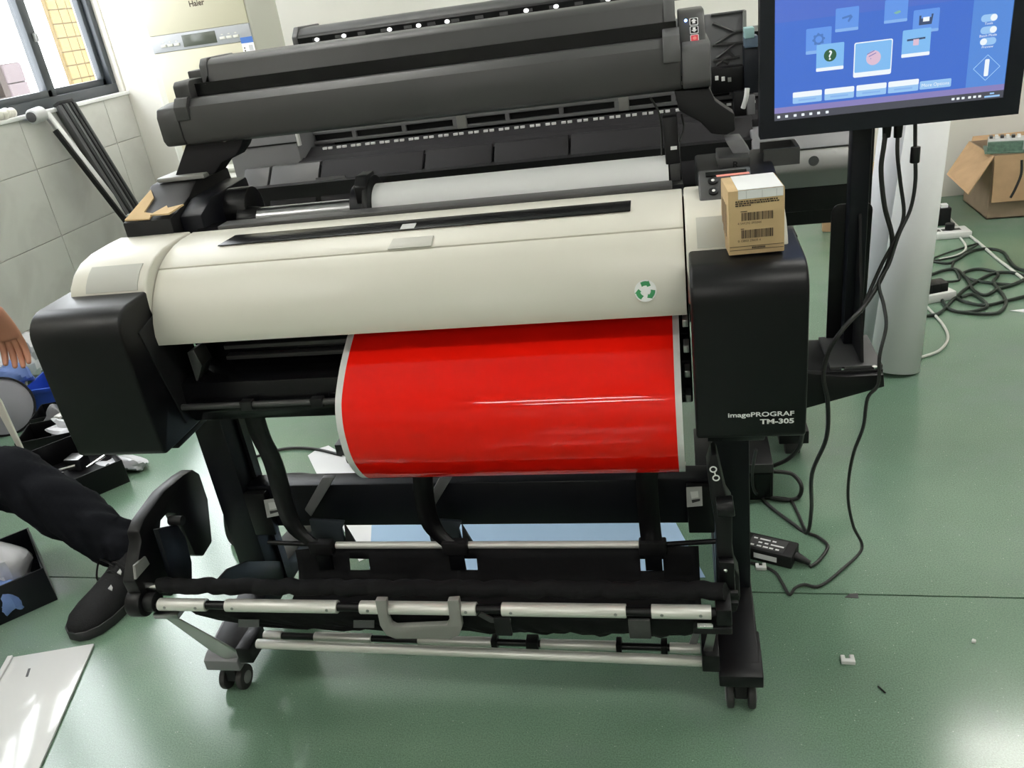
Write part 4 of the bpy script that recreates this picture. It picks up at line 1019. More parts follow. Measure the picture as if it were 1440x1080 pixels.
dk = MB().ext([Vector((at_y(436, 210, 2.2).x, 2.198, zt_-0.038)), Vector((at_y(478, 210, 2.2).x, 2.198, zt_-0.038)), Vector((at_y(490, 230, 2.2).x, 2.168, zt_-0.068)), Vector((at_y(450, 230, 2.2).x, 2.168, zt_-0.068))], (0, -0.004, 0.003)).build('dark_inset', 'black_gloss', RP)
# lower front
MB().box(-1.19, 0.20, 2.17, 2.50, 0.55, zt_-0.12).build('lower_body', 'black_soft', RP, bevel=0.004)
# right side: roll cover in grey
gx0 = at_y(1078, 240, 2.10).x; gx1 = at_y(1196, 240, 2.10).x+0.03
za_, zb_, zc_ = at_y(1120, 190, 2.15).z, at_y(1120, 214, 2.10).z, at_y(1120, 268, 2.08).z
MB().px([(2.40, za_+0.02), (2.18, za_+0.012), (2.12, zb_+0.002), (2.14, zb_-0.01), (2.40, zb_-0.01)], gx0-0.03, gx1).build('roll_cover', 'grey_plastic', RP, bevel=0.004)
MB().px([(2.12, zb_-0.002), (2.085, zb_-0.03), (2.08, (zb_+zc_)/2), (2.10, zc_), (2.30, zc_), (2.30, zb_-0.002)], gx0, gx1).build('roll_cover', 'grey_mid', RP, bevel=0.004)
MB().box(gx0+0.0, gx1, 2.12, 2.5, at_y(1140, 297, 2.12).z, zc_-0.004).build('lower_front', 'black_soft', RP, bevel=0.004)
MB().cyl((gx0+0.105, 2.0815, zb_-0.02), (gx0+0.105, 2.0795, zb_-0.02), 0.012, n=16).build('finger_notch', 'grey_plastic', RP)
# side wall items between scanner and monitor
def blk(name, m_, Y, x0, y0, x1, y1, d=0.05, par=None):
    a = at_y(x0, y0, Y); c = at_y(x1, y1, Y)
    return MB().box(min(a.x, c.x), max(a.x, c.x), Y, Y+d, min(a.z, c.z), max(a.z, c.z)).build(name, m_, par or RP, bevel=0.002)
blk('side_block', 'black', 2.30, 1000, 98, 1046, 128)
lbk = blk('side_block', 'slate', 2.28, 1047, 52, 1066, 66)
blk('ink_cap', 'cyan_plastic', 2.275, 1047, 40, 1061, 53)
blk('side_block', 'monitor_black', 2.29, 1046, 66, 1068, 130)
blk('side_step', 'charcoal', 2.26, 1035, 175, 1062, 205)
blk('side_step', 'grey_plastic', 2.27, 1050, 135, 1062, 172)
blk('side_step', 'black', 2.27, 1032, 130, 1050, 176)
for k in range(3):
    c = at_y(1041, 187+k*5, 2.255); MB().box(c.x-0.008, c.x+0.008, 2.253, 2.26, c.z-0.003, c.z+0.003).build('side_mark', 'white_print', RP)
for k in range(3):
    c = at_y(1008+k*9, 110+k, 2.295); MB().box(c.x-0.004, c.x+0.004, 2.293, 2.30, c.z-0.005, c.z+0.005).build('side_mark', 'white_print' if k < 2 else 'grey_mid', RP)
MB().tube([at_y(1051, 124, 2.24), at_y(1049, 138, 2.235), at_y(1045, 152, 2.24)], 0.006, n=8).build('cable_tie', 'white_plastic', RP)
# legs and base
for lx in (-1.05, 0.28):
    MB().box(lx-0.04, lx+0.04, 2.40, 2.50, 0.08, 0.56).build('leg', 'black', RP, bevel=0.003)
    MB().box(lx-0.04, lx+0.04, 2.10, 2.75, 0.05, 0.09).build('foot', 'black', RP, bevel=0.003)
    for cy in (2.14, 2.70):
        MB().cyl((lx-0.02, cy, 0.028), (lx+0.02, cy, 0.028), 0.028).build('caster', 'rubber', RP, bevel=0.003)
MB().box(-1.0, 0.24, 2.43, 2.47, 0.30, 0.38).build('cross_beam', 'black', RP)
c = at_y(1152, 470, 2.0); MB().cyl((0.29, 2.12, 0.25), (0.44, 2.12, 0.25), 0.028).build('take_up_spindle', 'black', RP, bevel=0.003)
MB().box(0.28, 0.33, 2.10, 2.50, 0.22, 0.28).build('spindle_arm', 'black', RP)

# ================================================================== AIR CONDITIONER
AY = 3.95
AC = thing('air_conditioner', 'cream floor-standing air conditioner with grey display strip beside the window wall', 'air conditioner', (-2.20, AY+0.15, 0))
xl_ = P(190, 20, 'y', AY).x-0.01; xr_ = P(349, 36, 'y', AY).x+0.015
bodyac = MB().pz([(v[0], v[1]) for v in rrect(xl_, xr_, AY, AY+0.34, 0.02)], 0.0, 1.82).build('cabinet', 'ac_edge', AC, bevel=0.003)
zp0, zp1 = P(260, 70, 'y', AY).z, P(260, 45, 'y', AY).z
z_lou = 0.70
MB().box(xl_+0.055, xr_-0.004, AY-0.012, AY, z_lou, zp0).build('lower_door', 'ac_cream', AC, bevel=0.004)
MB().box(xl_+0.055, xr_-0.004, AY-0.012, AY, zp1, 1.80).build('upper_door', 'ac_cream', AC, bevel=0.004)
dp = MB().box(xl_+0.055, xr_-0.004, AY-0.014, AY, zp0+0.001, zp1-0.001).build('display_strip', 'ac_panel', AC, bevel=0.002)
xc = (xl_+0.055+xr_)/2; zc2 = (zp0+zp1)/2
MB().box(xc-0.095, xc+0.08, AY-0.016, AY-0.012, zc2-0.026, zc2+0.026).build('lcd', 'lcd', dp, bevel=0.001)
for s in (-1, 1):
    for k in range(3):
        x = xc-0.008+s*0.155+(k-1)*0.035
        bt = MB().box(x-0.014, x+0.014, AY-0.018, AY-0.012, zc2-0.016, zc2-0.004).build('key', 'ac_edge', dp, bevel=0.001)
        MB().box(x-0.005, x+0.005, AY-0.0148, AY-0.013, zc2+0.003, zc2+0.007).build('key_mark', 'ac_edge', dp)
hx = P(277, 8, 'y', AY-0.013)
text_mb('Haier', (hx.x, AY-0.0125, hx.z), (1,0,0), (0,0,1), 0.035, 0.0006, 'CENTER', 0.0008).build('lettering', 'ink', AC)
# energy label
lx0 = P(338, 55, 'y', AY-0.013).x; lz1 = P(345, 52, 'y', AY-0.013).z
el_ = MB().box(lx0, lx0+0.062, AY-0.0135, AY-0.012, lz1-0.10, lz1).build('energy_label', 'white_print', AC)
MB().box(lx0, lx0+0.062, AY-0.0142, AY-0.0135, lz1-0.026, lz1).build('label_header', 'label_blue', el_)
MB().box(lx0+0.034, lx0+0.054, AY-0.0142, AY-0.0135, lz1-0.060, lz1-0.036).build('label_block', 'label_grey', el_)
for k in range(3): MB().box(lx0+0.008, lx0+0.014, AY-0.0142, AY-0.0135, lz1-0.05-k*0.012, lz1-0.043-k*0.012).build('label_block', 'ink', el_)
# intake louvres
for k in range(14):
    z = 0.10+k*0.042
    MB().px([(AY-0.012, z), (AY-0.012, z+0.012), (AY+0.002, z+0.032), (AY+0.002, z+0.020)], xl_+0.06, xr_-0.01).build('louvre', 'ac_edge', AC)

# ================================================================== RAILS LEANING ON THE WINDOW WALL
def leaning(name, label, top_px, bot, prof, m_, cat, w_=0.05):
    pass
# black profile rail
tA = P(92, 150, 'x', XL+0.03); fA = Vector((XL+0.62, 4.36, 0.02))
def plank(a, c, wdir, wd, th, name, m_, par, bevel=0.002, off_n=0.0, off_w=0.0):
    a = Vector(a); c = Vector(c); d = (c-a).normalized(); w_ = Vector(wdir); w_ = (w_-d*w_.dot(d)).normalized(); n_ = d.cross(w_)
    a = a+w_*off_w+n_*off_n; c = c+w_*off_w+n_*off_n
    poly = [a-w_*wd/2-n_*th/2, a+w_*wd/2-n_*th/2, a+w_*wd/2+n_*th/2, a-w_*wd/2+n_*th/2]
    return MB().ext(poly, c-a).build(name, m_, par, bevel=bevel)
def rail_end(px1, py1, top, z=0.03):
    # continue the seen line of the rail down to the floor: point on the plane through the camera that holds both pixels
    pass
topB = P(91, 148, 'x', XL+0.035)
# the rail's lower visible end (195,310) lies in front of the wall by its lean
lowB = P(197, 318, 'x', XL+0.26)
dB = (lowB-topB); footB = topB+dB*((0.02-topB.z)/dB.z)
rl = thing('guide_rail', 'long black grooved guide rail leaning against the tiles below the window', 'rail', footB)
wv = Vector((0.25, 1, 0.0))
plank(topB, footB, wv, 0.105, 0.045, 'rail_body', 'charcoal', rl)
for k, (ow, mm) in enumerate(((-0.028, 'black'), (-0.008, 'charcoal_light'), (0.012, 'black'), (0.034, 'black_soft'))):
    plank(topB, footB, wv, 0.010, 0.010, 'groove_strip', mm, rl, 0.001, off_n=(0.024 if True else 0), off_w=ow)
    plank(topB, footB, wv, 0.010, 0.010, 'groove_strip', mm, rl, 0.001, off_n=-0.024, off_w=ow)
for k in range(7):
    p = topB.lerp(footB, 0.08+k*0.09); plank(p, p+(footB-topB).normalized()*0.05, wv, 0.016, 0.03, 'rail_clip', 'black', rl, 0.002, off_w=0.047)
plank(topB-(footB-topB).normalized()*0.02, topB, wv, 0.09, 0.05, 'rail_cap', 'black_soft', rl, 0.004)
topC = P(64, 158, 'x', XL+0.035); lowC = P(183, 312, 'x', XL+0.24); dC = lowC-topC; footC = topC+dC*((0.02-topC.z)/dC.z)
r2 = thing('linear_axis', 'slim silver linear axis with a motor head and blue wiring leaning on the tiles', 'rail', footC)
plank(topC, footC, wv, 0.034, 0.02, 'profile', 'alu_dark', r2)
plank(topC.lerp(footC, 0.08), footC, wv, 0.012, 0.02, 'dark_track', 'black', r2, 0.001, off_w=-0.020, off_n=0.006)
plank(topC.lerp(footC, 0.08), footC, wv, 0.012, 0.02, 'dark_track', 'black', r2, 0.001, off_w=-0.020, off_n=-0.006)
mh = P(53, 161, 'x', XL+0.06)
MB().cyl(mh+Vector((0.0, -0.045, -0.005)), mh+Vector((0.0, 0.03, 0.0)), 0.034, n=20).build('motor_head', 'label_grey', r2, bevel=0.004)
MB().cyl(mh+Vector((0.0, -0.052, -0.005)), mh+Vector((0.0, -0.045, -0.005)), 0.024, n=16).build('motor_hub', 'charcoal', r2)
bw = [topC.lerp(footC, t)+Vector((0.03, random.uniform(-0.02, 0.02), random.uniform(-0.01, 0.01))) for t in (0.52, 0.55, 0.58, 0.61, 0.64, 0.67, 0.70)]
MB().tube(bw, 0.014, n=8).build('wire_bundle', 'blue_wire', r2)
MB().tube([p+Vector((0.01, -0.02, 0.006)) for p in bw], 0.008, n=8).build('wire_bundle', 'label_grey', r2)
# thing on the sill
o = MB()
sb = P(8, 158, 'x', XL)
for k in range(7):
    o.sphere((XL-0.01+random.uniform(-0.015, 0.015), sb.y-0.05+k*0.018, SILL+0.030+random.uniform(-0.006, 0.012)), 0.024, n=10, m=7)
o = o.build('crumpled_tissue', 'ivory'); tag(o, 'crumpled off-white lump lying on the window sill', 'tissue')

# ================================================================== RIGHT SIDE OF THE ROOM
def lerp_cone(name, label, base, top, r0, r1, rin, m_, cat, turn=2.4):
    r = thing(name, label, cat, base)
    base = Vector(base); top = Vector(top); d = (top-base).normalized(); u = d.orthogonal().normalized(); w_ = d.cross(u)
    n = 90; N0 = []; N1 = []
    for k in range(n+1):
        a = 2*math.pi*turn*k/n; f_ = 1-0.035*turn*k/n*3
        ca = u*math.cos(a)+w_*math.sin(a)
        N0.append(base+ca*r0*f_); N1.append(top+ca*r1*f_)
    MB().grid([N0, N1]).build('rolled_sheet', m_, r, solid=0.0012)
    return r
mat('roll_white', (0.80, 0.80, 0.85), 0.5)
lerp_cone('tall_paper_roll', 'tall white rolled sheet standing on the floor in front of the hanging cables', (0.668, 2.655, 0.001), P(1312, 130, 'y', 2.80), 0.082, 0.062, 0.02, 'white_paper', 'paper roll')
lerp_cone('tall_paper_roll', 'tall pale lavender rolled sheet standing between the monitor post and the white roll', (0.640, 2.87, 0.001), P(1276, 120, 'y', 2.95), 0.070, 0.070, 0.02, 'roll_white', 'paper roll')

# open carton with boards
cx0, cy0, cx1, cy1 = 1.428, 4.235, 2.05, 4.60
ctz = P(1403, 219, 'y', cy0).z
cb = thing('open_carton', 'big open brown carton with flaps hanging down by the back wall', 'box', ((cx0+cx1)/2, (cy0+cy1)/2, 0))
t = 0.006
w4 = MB(); w4.box(cx0, cx1, cy0, cy0+t, 0, ctz).build('carton_wall', 'cardboard_dark', cb)
MB().box(cx0, cx1, cy1-t, cy1, 0, ctz).build('carton_wall', 'cardboard_dark', cb)
MB().box(cx0, cx0+t, cy0+t, cy1-t, 0, ctz).build('carton_wall', 'cardboard_dark', cb)
MB().box(cx1-t, cx1, cy0+t, cy1-t, 0, ctz).build('carton_wall', 'cardboard_dark', cb)
MB().box(cx0, cx1, cy0, cy1, 0, 0.005).build('carton_bottom', 'cardboard_dark', cb)
def flap(p4, name='carton_flap'):
    p4 = [Vector(p) for p in p4]; n_ = (p4[1]-p4[0]).cross(p4[2]-p4[1]).normalized()
    return MB().ext(p4, n_*0.005).build(name, 'cardboard', cb)
o1 = P(1361, 273, 'x', cx0-0.13); o2 = P(1331, 245, 'x', cx0-0.16)
flap([(cx0, cy0, ctz), o1, o2, (cx0, cy1, ctz)])
fz = P(1402, 284, 'y', cy0-0.03).z
flap([(cx0+0.002, cy0-0.001, ctz), (cx0+0.0, cy0-0.035, fz), (cx1, cy0-0.035, fz), (cx1, cy0-0.001, ctz)])
flap([(cx0+0.01, cy1-0.002, ctz), (cx0+0.03, cy1+0.05, ctz+0.012), (cx1, cy1+0.05, ctz+0.012), (cx1, cy1-0.002, ctz)])
# circuit boards on the carton
def board(name, label, x, y, z, sx, sy, rz, shield):
    r = thing(name, label, 'circuit board', (x, y, z))
    R_ = Matrix.Rotation(rz, 3, 'Z')
    def bx(nm, m_, a, c, e, f_, h0, h1, par=None):
        q = [Vector((x, y, z+h0))+R_ @ Vector(v) for v in ((a, e, 0), (c, e, 0), (c, f_, 0), (a, f_, 0))]
        return MB().ext(q, (0, 0, h1-h0)).build(nm, m_, par or r)
    bx('board', 'green_pcb', -sx/2, sx/2, -sy/2, sy/2, 0, 0.006)
    bx('module', 'green_pcb', -sx*0.45, sx*0.3, -sy*0.4, -sy*0.3, 0.006, 0.05)
    if shield: bx('shield', 'label_grey', -sx*0.42, sx*0.4, -sy*0.25, sy*0.4, 0.006, 0.05)
    for k in range(6): bx('pin_header', 'white_plastic' if k % 2 else 'charcoal', -sx*0.4+k*sx*0.12, -sx*0.33+k*sx*0.12, sy*0.1, sy*0.3, 0.05 if shield else 0.006, 0.062 if shield else 0.03)
    return r
b1 = P(1400, 214, 'y', cy0+0.05); b2 = P(1428, 217, 'y', cy0+0.02)
MB_ = None
board('circuit_board', 'green circuit board with a grey shield lying on the carton corner', cx0+0.08, cy0+0.08, ctz+0.006, 0.19, 0.16, -0.25, True)
board('circuit_board', 'green circuit board with pin rows and a dangling black lead on the carton edge', cx0+0.25, cy0+0.055, ctz+0.007, 0.17, 0.14, 0.1, False)
lead = MB().tube([P(1437, 225, 'y', cy0-0.055), P(1436, 245, 'y', cy0-0.06), P(1428, 265, 'y', cy0-0.065), P(1421, 278, 'y', cy0-0.065)], 0.006).build('board_lead', 'cable')
tag(lead, 'short black lead hanging over the front flap of the open carton', 'cable')

# taped box and flat cardboard by the back wall
yb0 = P(1213, 300, 'z', 0); yz = P(1225, 238, 'y', yb0.y).z
tb_ = thing('taped_box', 'brown box wrapped in shiny yellow tape by the back wall', 'box', (yb0.x+0.02, yb0.y+0.1, 0))
MB().box(yb0.x-0.10, yb0.x+0.13, yb0.y, yb0.y+0.16, 0, yz).build('carton', 'cardboard_tan', tb_, bevel=0.003)
MB().box(yb0.x-0.102, yb0.x+0.132, yb0.y-0.002, yb0.y+0.162, yz*0.25, yz*0.82).build('tape', 'tape_yellow', tb_, bevel=0.002)
cbp = pts('y', 4.22, (1157, 326), (1157, 288), (1165, 287), (1168, 280), (1180, 280), (1180, 270), (1190, 270), (1222, 268), (1224, 326))
o = MB().ext(cbp, (0, 0.03, 0)).build('cardboard_sheet', 'cardboard'); tag(o, 'notched brown cardboard piece standing on the floor behind the monitor post', 'cardboard')

# power strips, adapter, cables on the far floor
def fp(x, y, z=0.0): return P(x, y, 'z', z)
def strip_bar(name, label, pa, pb, wd, h):
    a = fp(*pa); c = fp(*pb); d = (c-a); L_ = d.length; d.normalize(); n_ = Vector((-d.y, d.x, 0))
    r = thing(name, label, 'power strip', a.lerp(c, 0.5))
    MB().ext([a, c, c+n_*wd, a+n_*wd], (0, 0, h)).build('strip_body', 'white_plastic', r, bevel=0.006)
    for k in range(4):
        p = a+d*L_*(0.15+0.2*k)+n_*wd*0.5
        MB().ext([p-d*0.018-n_*0.014, p+d*0.018-n_*0.014, p+d*0.018+n_*0.014, p-d*0.018+n_*0.014], (0, 0, h+0.001)).build('socket', 'charcoal', r)
    return a, d, n_, L_, r
a, d, n_, L_, r = strip_bar('power_strip', 'white power strip lying on the floor near the open carton', (1295, 340), (1367, 334), 0.10, 0.03)
p = a+d*L_*0.62+n_*0.05; MB().cyl(p+Vector((0, 0, 0.03)), p+Vector((0, 0, 0.06)), 0.02).build('plug', 'black', r, bevel=0.003)
a, d, n_, L_, r = strip_bar('power_strip', 'white power strip with black plugs among the tangled cables', (1292, 431), (1345, 421), 0.09, 0.035)
for k in range(3):
    p = a+d*L_*(0.30+0.2*k)+n_*0.045; MB().ext([p-d*0.02-n_*0.03, p+d*0.02-n_*0.03, p+d*0.025+n_*0.03, p-d*0.015+n_*0.03], (0, 0, 0.07)).build('plug', 'black', r, bevel=0.005)
q = fp(1322, 318); o = thing('power_brick', 'black power brick standing on the floor behind the white roll', 'adapter', q)
MB().box(q.x-0.10, q.x+0.045, q.y, q.y+0.06, 0, 0.085).build('housing', 'black_soft', o, bevel=0.004)
MB().box(q.x+0.0, q.x+0.03, q.y+0.01, q.y+0.04, 0.085, 0.10).build('label', 'white_print', o)

def cable(label, pp, m_='cable_green', r_=0.0065, cat='cable', grp=None, name='cable'):
    ps = []
    for p in pp:
        if len(p) == 2: v = fp(p[0], p[1], r_+0.001); ps.append(v)
        elif isinstance(p[2], str): v = fp(p[0], p[1], float(p[2])); ps.append(v)
        else: ps.append(P(p[0], p[1], 'y', p[2]))
    o = MB().tube(ps, r_, n=8, smooth=7).build(name, m_); tag(o, label, cat, grp); return o
def zc(x, y): return (1280+x/4.906, 260+y/4.909)
cable('thick black cable looping wide from the white roll to the right wall', [zc(100, 905), zc(200, 885), zc(300, 790), zc(400, 705), zc(560, 615), zc(700, 605), zc(820, 640)])
cable('black cable arching over the cable tangle towards the carton', [zc(140, 620), zc(230, 590), zc(320, 585), zc(390, 650), zc(440, 730), zc(520, 760), zc(600, 720), zc(700, 690), zc(800, 650)])
cable('black cable rising in a hump behind the tangled cables', [zc(140, 525), zc(260, 540), zc(330, 510), zc(430, 455), zc(540, 440), zc(640, 465), zc(690, 530), zc(740, 575), zc(830, 600)])
cable('black cable making a round loop on the floor beside the plugged power strip', [zc(140, 690), zc(210, 780), zc(260, 850), zc(370, 880), zc(500, 855), zc(530, 830), zc(480, 780), zc(420, 755), zc(350, 775)])
cable('long black cable with the widest loop near the power strip', [zc(230, 720), zc(300, 770), zc(390, 810), zc(520, 830), zc(660, 800), zc(830, 760)])
cable('black cable forming an oval loop in the tangle', [zc(700, 690), zc(580, 680), zc(450, 660), zc(370, 630), zc(380, 600), zc(470, 580), zc(580, 600), zc(605, 625), zc(575, 670), zc(640, 760), zc(660, 820), zc(610, 880), zc(500, 890), zc(370, 880)])
cable('thin black cable pair running from the white roll to a small peak', [zc(140, 515), zc(250, 470), zc(360, 435), zc(470, 404), zc(400, 450), zc(330, 490), zc(200, 518), zc(140, 520)], r_=0.004)
cable('black cable curling back behind the plugged power strip', [zc(110, 655), zc(200, 668), zc(300, 665), zc(340, 650), zc(320, 600), zc(290, 570), zc(300, 530)], r_=0.005)
cable('white cable running along the floor from the power strip to the right', [zc(270, 230), zc(330, 290), zc(430, 365), zc(510, 430), zc(600, 510), zc(680, 570), zc(780, 650)], 'cable_white', 0.006)
cable('short pale cable leaving the power strip near the carton', [zc(345, 365), zc(380, 415), zc(375, 455), zc(310, 490), zc(200, 515)], 'cable_white', 0.005)
cable('white cable curving on the floor beside the foot of the tall roll', [(1302, 430), (1325, 455), (1333, 475), (1322, 492), (1300, 501), (1282, 505)], 'cable_white', 0.005)

# monitor cables
mc = 1.655
def ztop(px_): return mz
cable('thick black monitor cable bending down behind the post to the floor', [(1247, 176, 1.66), (1243, 205, mc), (1239, 240, mc), (1244, 290, mc), (1254, 330, mc), (1252, 360, mc), (1236, 398, 1.64), (1214, 432, 1.60), (1186, 462, 1.55), (1165, 495, 1.54), (1158, 530, 1.532), (1164, 566, 1.53), (1162, 616, 1.56), (1142, 666, 1.62), (1141, 716, 1.72), (1135, 749), (1117, 738), (1084, 713), (1062, 690)], 'cable', 0.0045)
cable('slim black monitor cable crossing the thick one beside the post', [(1263, 174, 1.66), (1262, 215, mc), (1266, 255, mc), (1271, 300, mc), (1262, 330, 1.65), (1240, 372, 1.65), (1222, 412, 1.64), (1210, 440, 1.60)], 'cable', 0.0035)
cable('black monitor cable with a ferrite sleeve reaching down to the floor', [(1287, 172, 1.66), (1287, 215, mc), (1287, 258, mc), (1280, 295, mc), (1264, 330, 1.648), (1250, 372, 1.645), (1236, 398, 1.635), (1243, 430, 1.60), (1246, 460, 1.56), (1237, 500, 1.535), (1235, 540, 1.53), (1220, 560, 1.53), (1214, 600, 1.54), (1201, 635, 1.56), (1194, 670, 1.60), (1193, 705, 1.65), (1200, 740, 1.69), (1212, 771), (1185, 800), (1153, 824), (1131, 822), (1118, 827), (1110, 836), (1100, 820), (1089, 804), (1064, 793), (1034, 789)], 'cable', 0.0035)
fe = P(1287, 217, 'y', mc); fz0 = P(1287, 206, 'y', mc).z; fz1 = P(1287, 229, 'y', mc).z
o = MB().cyl((fe.x, mc, fz1), (fe.x, mc, fz0), 0.0085, n=14).build('ferrite_sleeve', 'black', bevel=0.002)
tag(o, 'black ferrite sleeve clipped round a monitor cable', 'ferrite')
for x_ in (1247, 1263):
    c = P(x_, 184, 'y', 1.66); o = MB().cyl((c.x, 1.66, c.z-0.012), (c.x, 1.66, mz+0.002), 0.007, 0.0085, n=12).build('cable_plug', 'black', bevel=0.001)
    tag(o, 'black cable plug seated in the underside of the monitor, '+('next to the post' if x_ == 1247 else 'in the middle of three leads'), 'plug')

# adapter brick with printed label
a0 = fp(1040, 783); a1 = fp(1113, 801); d = (a1-a0); L_ = d.length; d.normalize(); n_ = Vector((-d.y, d.x, 0)); th = 0.034; wd = 0.062
ad = thing('laptop_adapter', 'black power adapter with printed label lying on the green floor', 'adapter', a0.lerp(a1, 0.5))
MB().ext([a0, a1, a1+n_*wd, a0+n_*wd], (0, 0, th)).build('housing', 'black_soft', ad, bevel=0.003)
z1 = Vector((0, 0, th+0.0004))
lab = MB().ext([a0+d*L_*0.14+n_*wd*0.12+z1, a0+d*L_*0.82+n_*wd*0.12+z1, a0+d*L_*0.82+n_*wd*0.88+z1, a0+d*L_*0.14+n_*wd*0.88+z1], (0, 0, 0.0004)).build('label', 'charcoal', ad)
for k in range(5):
    for j in range(3):
        if random.random() < 0.85:
            p = a0+d*L_*(0.18+0.12*k)+n_*wd*(0.2+0.22*j)+z1+Vector((0, 0, 0.0006)); ww = random.uniform(0.008, 0.016)
            MB().ext([p, p+d*ww, p+d*ww+n_*0.005, p+n_*0.005], (0, 0, 0.0003)).build('label_text', 'white_print', lab)
MB().ext([a0+d*L_*0.28-n_*0.0004+Vector((0, 0, 0.010)), a0+d*L_*0.72-n_*0.0004+Vector((0, 0, 0.010)), a0+d*L_*0.72-n_*0.0004+Vector((0, 0, 0.024)), a0+d*L_*0.28-n_*0.0004+Vector((0, 0, 0.024))], -n_*0.0004).build('side_sticker', 'white_print', ad)
MB().cyl(a1+n_*wd*0.5+Vector((0, 0, 0.017)), a1+d*0.035+n_*wd*0.42+Vector((0, 0, 0.010)), 0.012, 0.006).build('cable_boot', 'black', ad)
cable('doubled black lead running from the power adapter up to the black unit', [(1139, 797), (1152, 788), (1164, 768), (1150, 755), (1134, 747), (1122, 722), (1112, 704), (1096, 700), (1070, 698), (1060, 688, '0.05'), (1058, 665, '0.12'), (1063, 632, '0.25')], 'cable', 0.004)
cable('black lead looping out of the side of the black floor unit', [(1088, 663, 1.93), (1102, 664, 1.93), (1116, 668, 1.93), (1127, 683, 1.90), (1123, 699), (1106, 703), (1084, 700)], 'cable', 0.0055)
cable('black lead curving down from the right housing to the floor unit', [(1130, 585, 1.75), (1129, 605, 1.80), (1124, 628, 1.86), (1109, 645, 1.93), (1088, 655, 1.95)], 'cable', 0.0055)
u0 = fp(1034, 704); u1 = fp(1087, 702); uz = P(1088, 652, 'y', u0.y).z
bu_ = thing('power_unit', 'black box-shaped power unit on the floor behind the right stand leg', 'power unit', ((u0.x+u1.x)/2-0.05, u0.y+0.1, 0))
MB().box(u0.x-0.10, u1.x, u0.y, u0.y+0.20, 0.0, uz).build('housing', 'black', bu_, bevel=0.004)
MB().box(u0.x-0.09, u1.x-0.008, u0.y-0.002, u0.y, 0.01, uz-0.03).build('front_recess', 'black_gloss', bu_)
MB().box(u0.x-0.10, u1.x, u0.y-0.004, u0.y, uz-0.025, uz).build('front_lip', 'charcoal', bu_, bevel=0.001)

# small white plastic bits on the floor
def clip(label, px_, py_, s=0.012, notch=True):
    c = fp(px_, py_); o = MB()
    if notch: o.pz([(c.x-s, c.y-s*0.7), (c.x+s, c.y-s*0.8), (c.x+s, c.y+s*0.8), (c.x+s*0.3, c.y+s*0.8), (c.x+s*0.3, c.y), (c.x-s*0.35, c.y), (c.x-s*0.35, c.y+s*0.7), (c.x-s, c.y+s*0.7)], 0, 0.009)
    else: o.pz([(c.x-s, c.y-s*0.5), (c.x+s*0.6, c.y-s*0.9), (c.x+s, c.y+s*0.3), (c.x-s*0.2, c.y+s)], 0, 0.006)
    o = o.build('cable_clip', 'white_plastic', bevel=0.0012); tag(o, label, 'clip')
clip('white U-shaped cable clip beside the power adapter', 1070, 799)
clip('white broken cable clip alone on the open floor', 1192, 930, 0.013)
clip('tiny off-white crumb on the floor far from the printer', 1369, 903, 0.005, False)
clip('tiny white chip beside the right caster', 1069, 956, 0.005, False)
c = fp(1198, 838); o = MB().pz([(c.x-0.016, c.y-0.006), (c.x+0.012, c.y-0.008), (c.x+0.014, c.y+0.008), (c.x-0.004, c.y+0.006)], 0.0002, 0.0012).build('dark_chip', 'charcoal'); tag(o, 'small dark flake lying across the floor joint', 'debris')
c = fp(1241, 972); o = MB().tube([c+Vector((-0.006, 0.010, 0.002)), c+Vector((0, 0, 0.0025)), c+Vector((0.004, -0.006, 0.002))], 0.0016).build('black_splinter', 'black'); tag(o, 'thin black splinter on the open green floor', 'debris')
c = fp(1434, 438); o = MB().pz([(c.x-0.03, c.y+0.01), (c.x+0.04, c.y-0.03), (c.x+0.05, c.y+0.02)], 0.0003, 0.002).build('paper_scrap', 'white_paper'); tag(o, 'small white paper scrap on the floor near the tangled cables', 'paper')

# sheets on the floor under the printer
o = MB().pz([(v.x, v.y) for v in [fp(433, 641), fp(446, 632), fp(462, 627), fp(474, 634), fp(560, 700), fp(540, 775), fp(505, 790)]], 0.0005, 0.0015).build('white_sheet', 'white_paper')
tag(o, 'white paper sheet with rounded corners on the floor under the printer', 'paper')
o = MB().pz([(v.x, v.y) for v in [fp(530, 690), fp(915, 661), fp(946, 728), fp(992, 813), fp(700, 822), fp(520, 800), fp(523, 736)]], 0.0017, 0.0027).build('sky_tint_sheet', 'sky_tint_paper')
tag(o, 'large white sheet coloured blue for reflected sky, lying on the floor beneath the cloth basket', 'paper')
cable('black cable hanging behind the left stand post down to the floor', [(312, 600, 1.62), (311, 650, 1.64), (316, 700, 1.68), (318, 740, 1.72), (326, 762), (345, 769), (372, 768)], 'cable', 0.0055)
cable('black cable arc on the floor behind the left strap, the farther one', [(360, 642), (400, 631), (440, 631), (480, 640)], 'cable', 0.005)
cable('black cable arc on the floor behind the left strap, the nearer one', [(368, 676), (400, 668), (430, 667), (450, 673)], 'cable', 0.005)

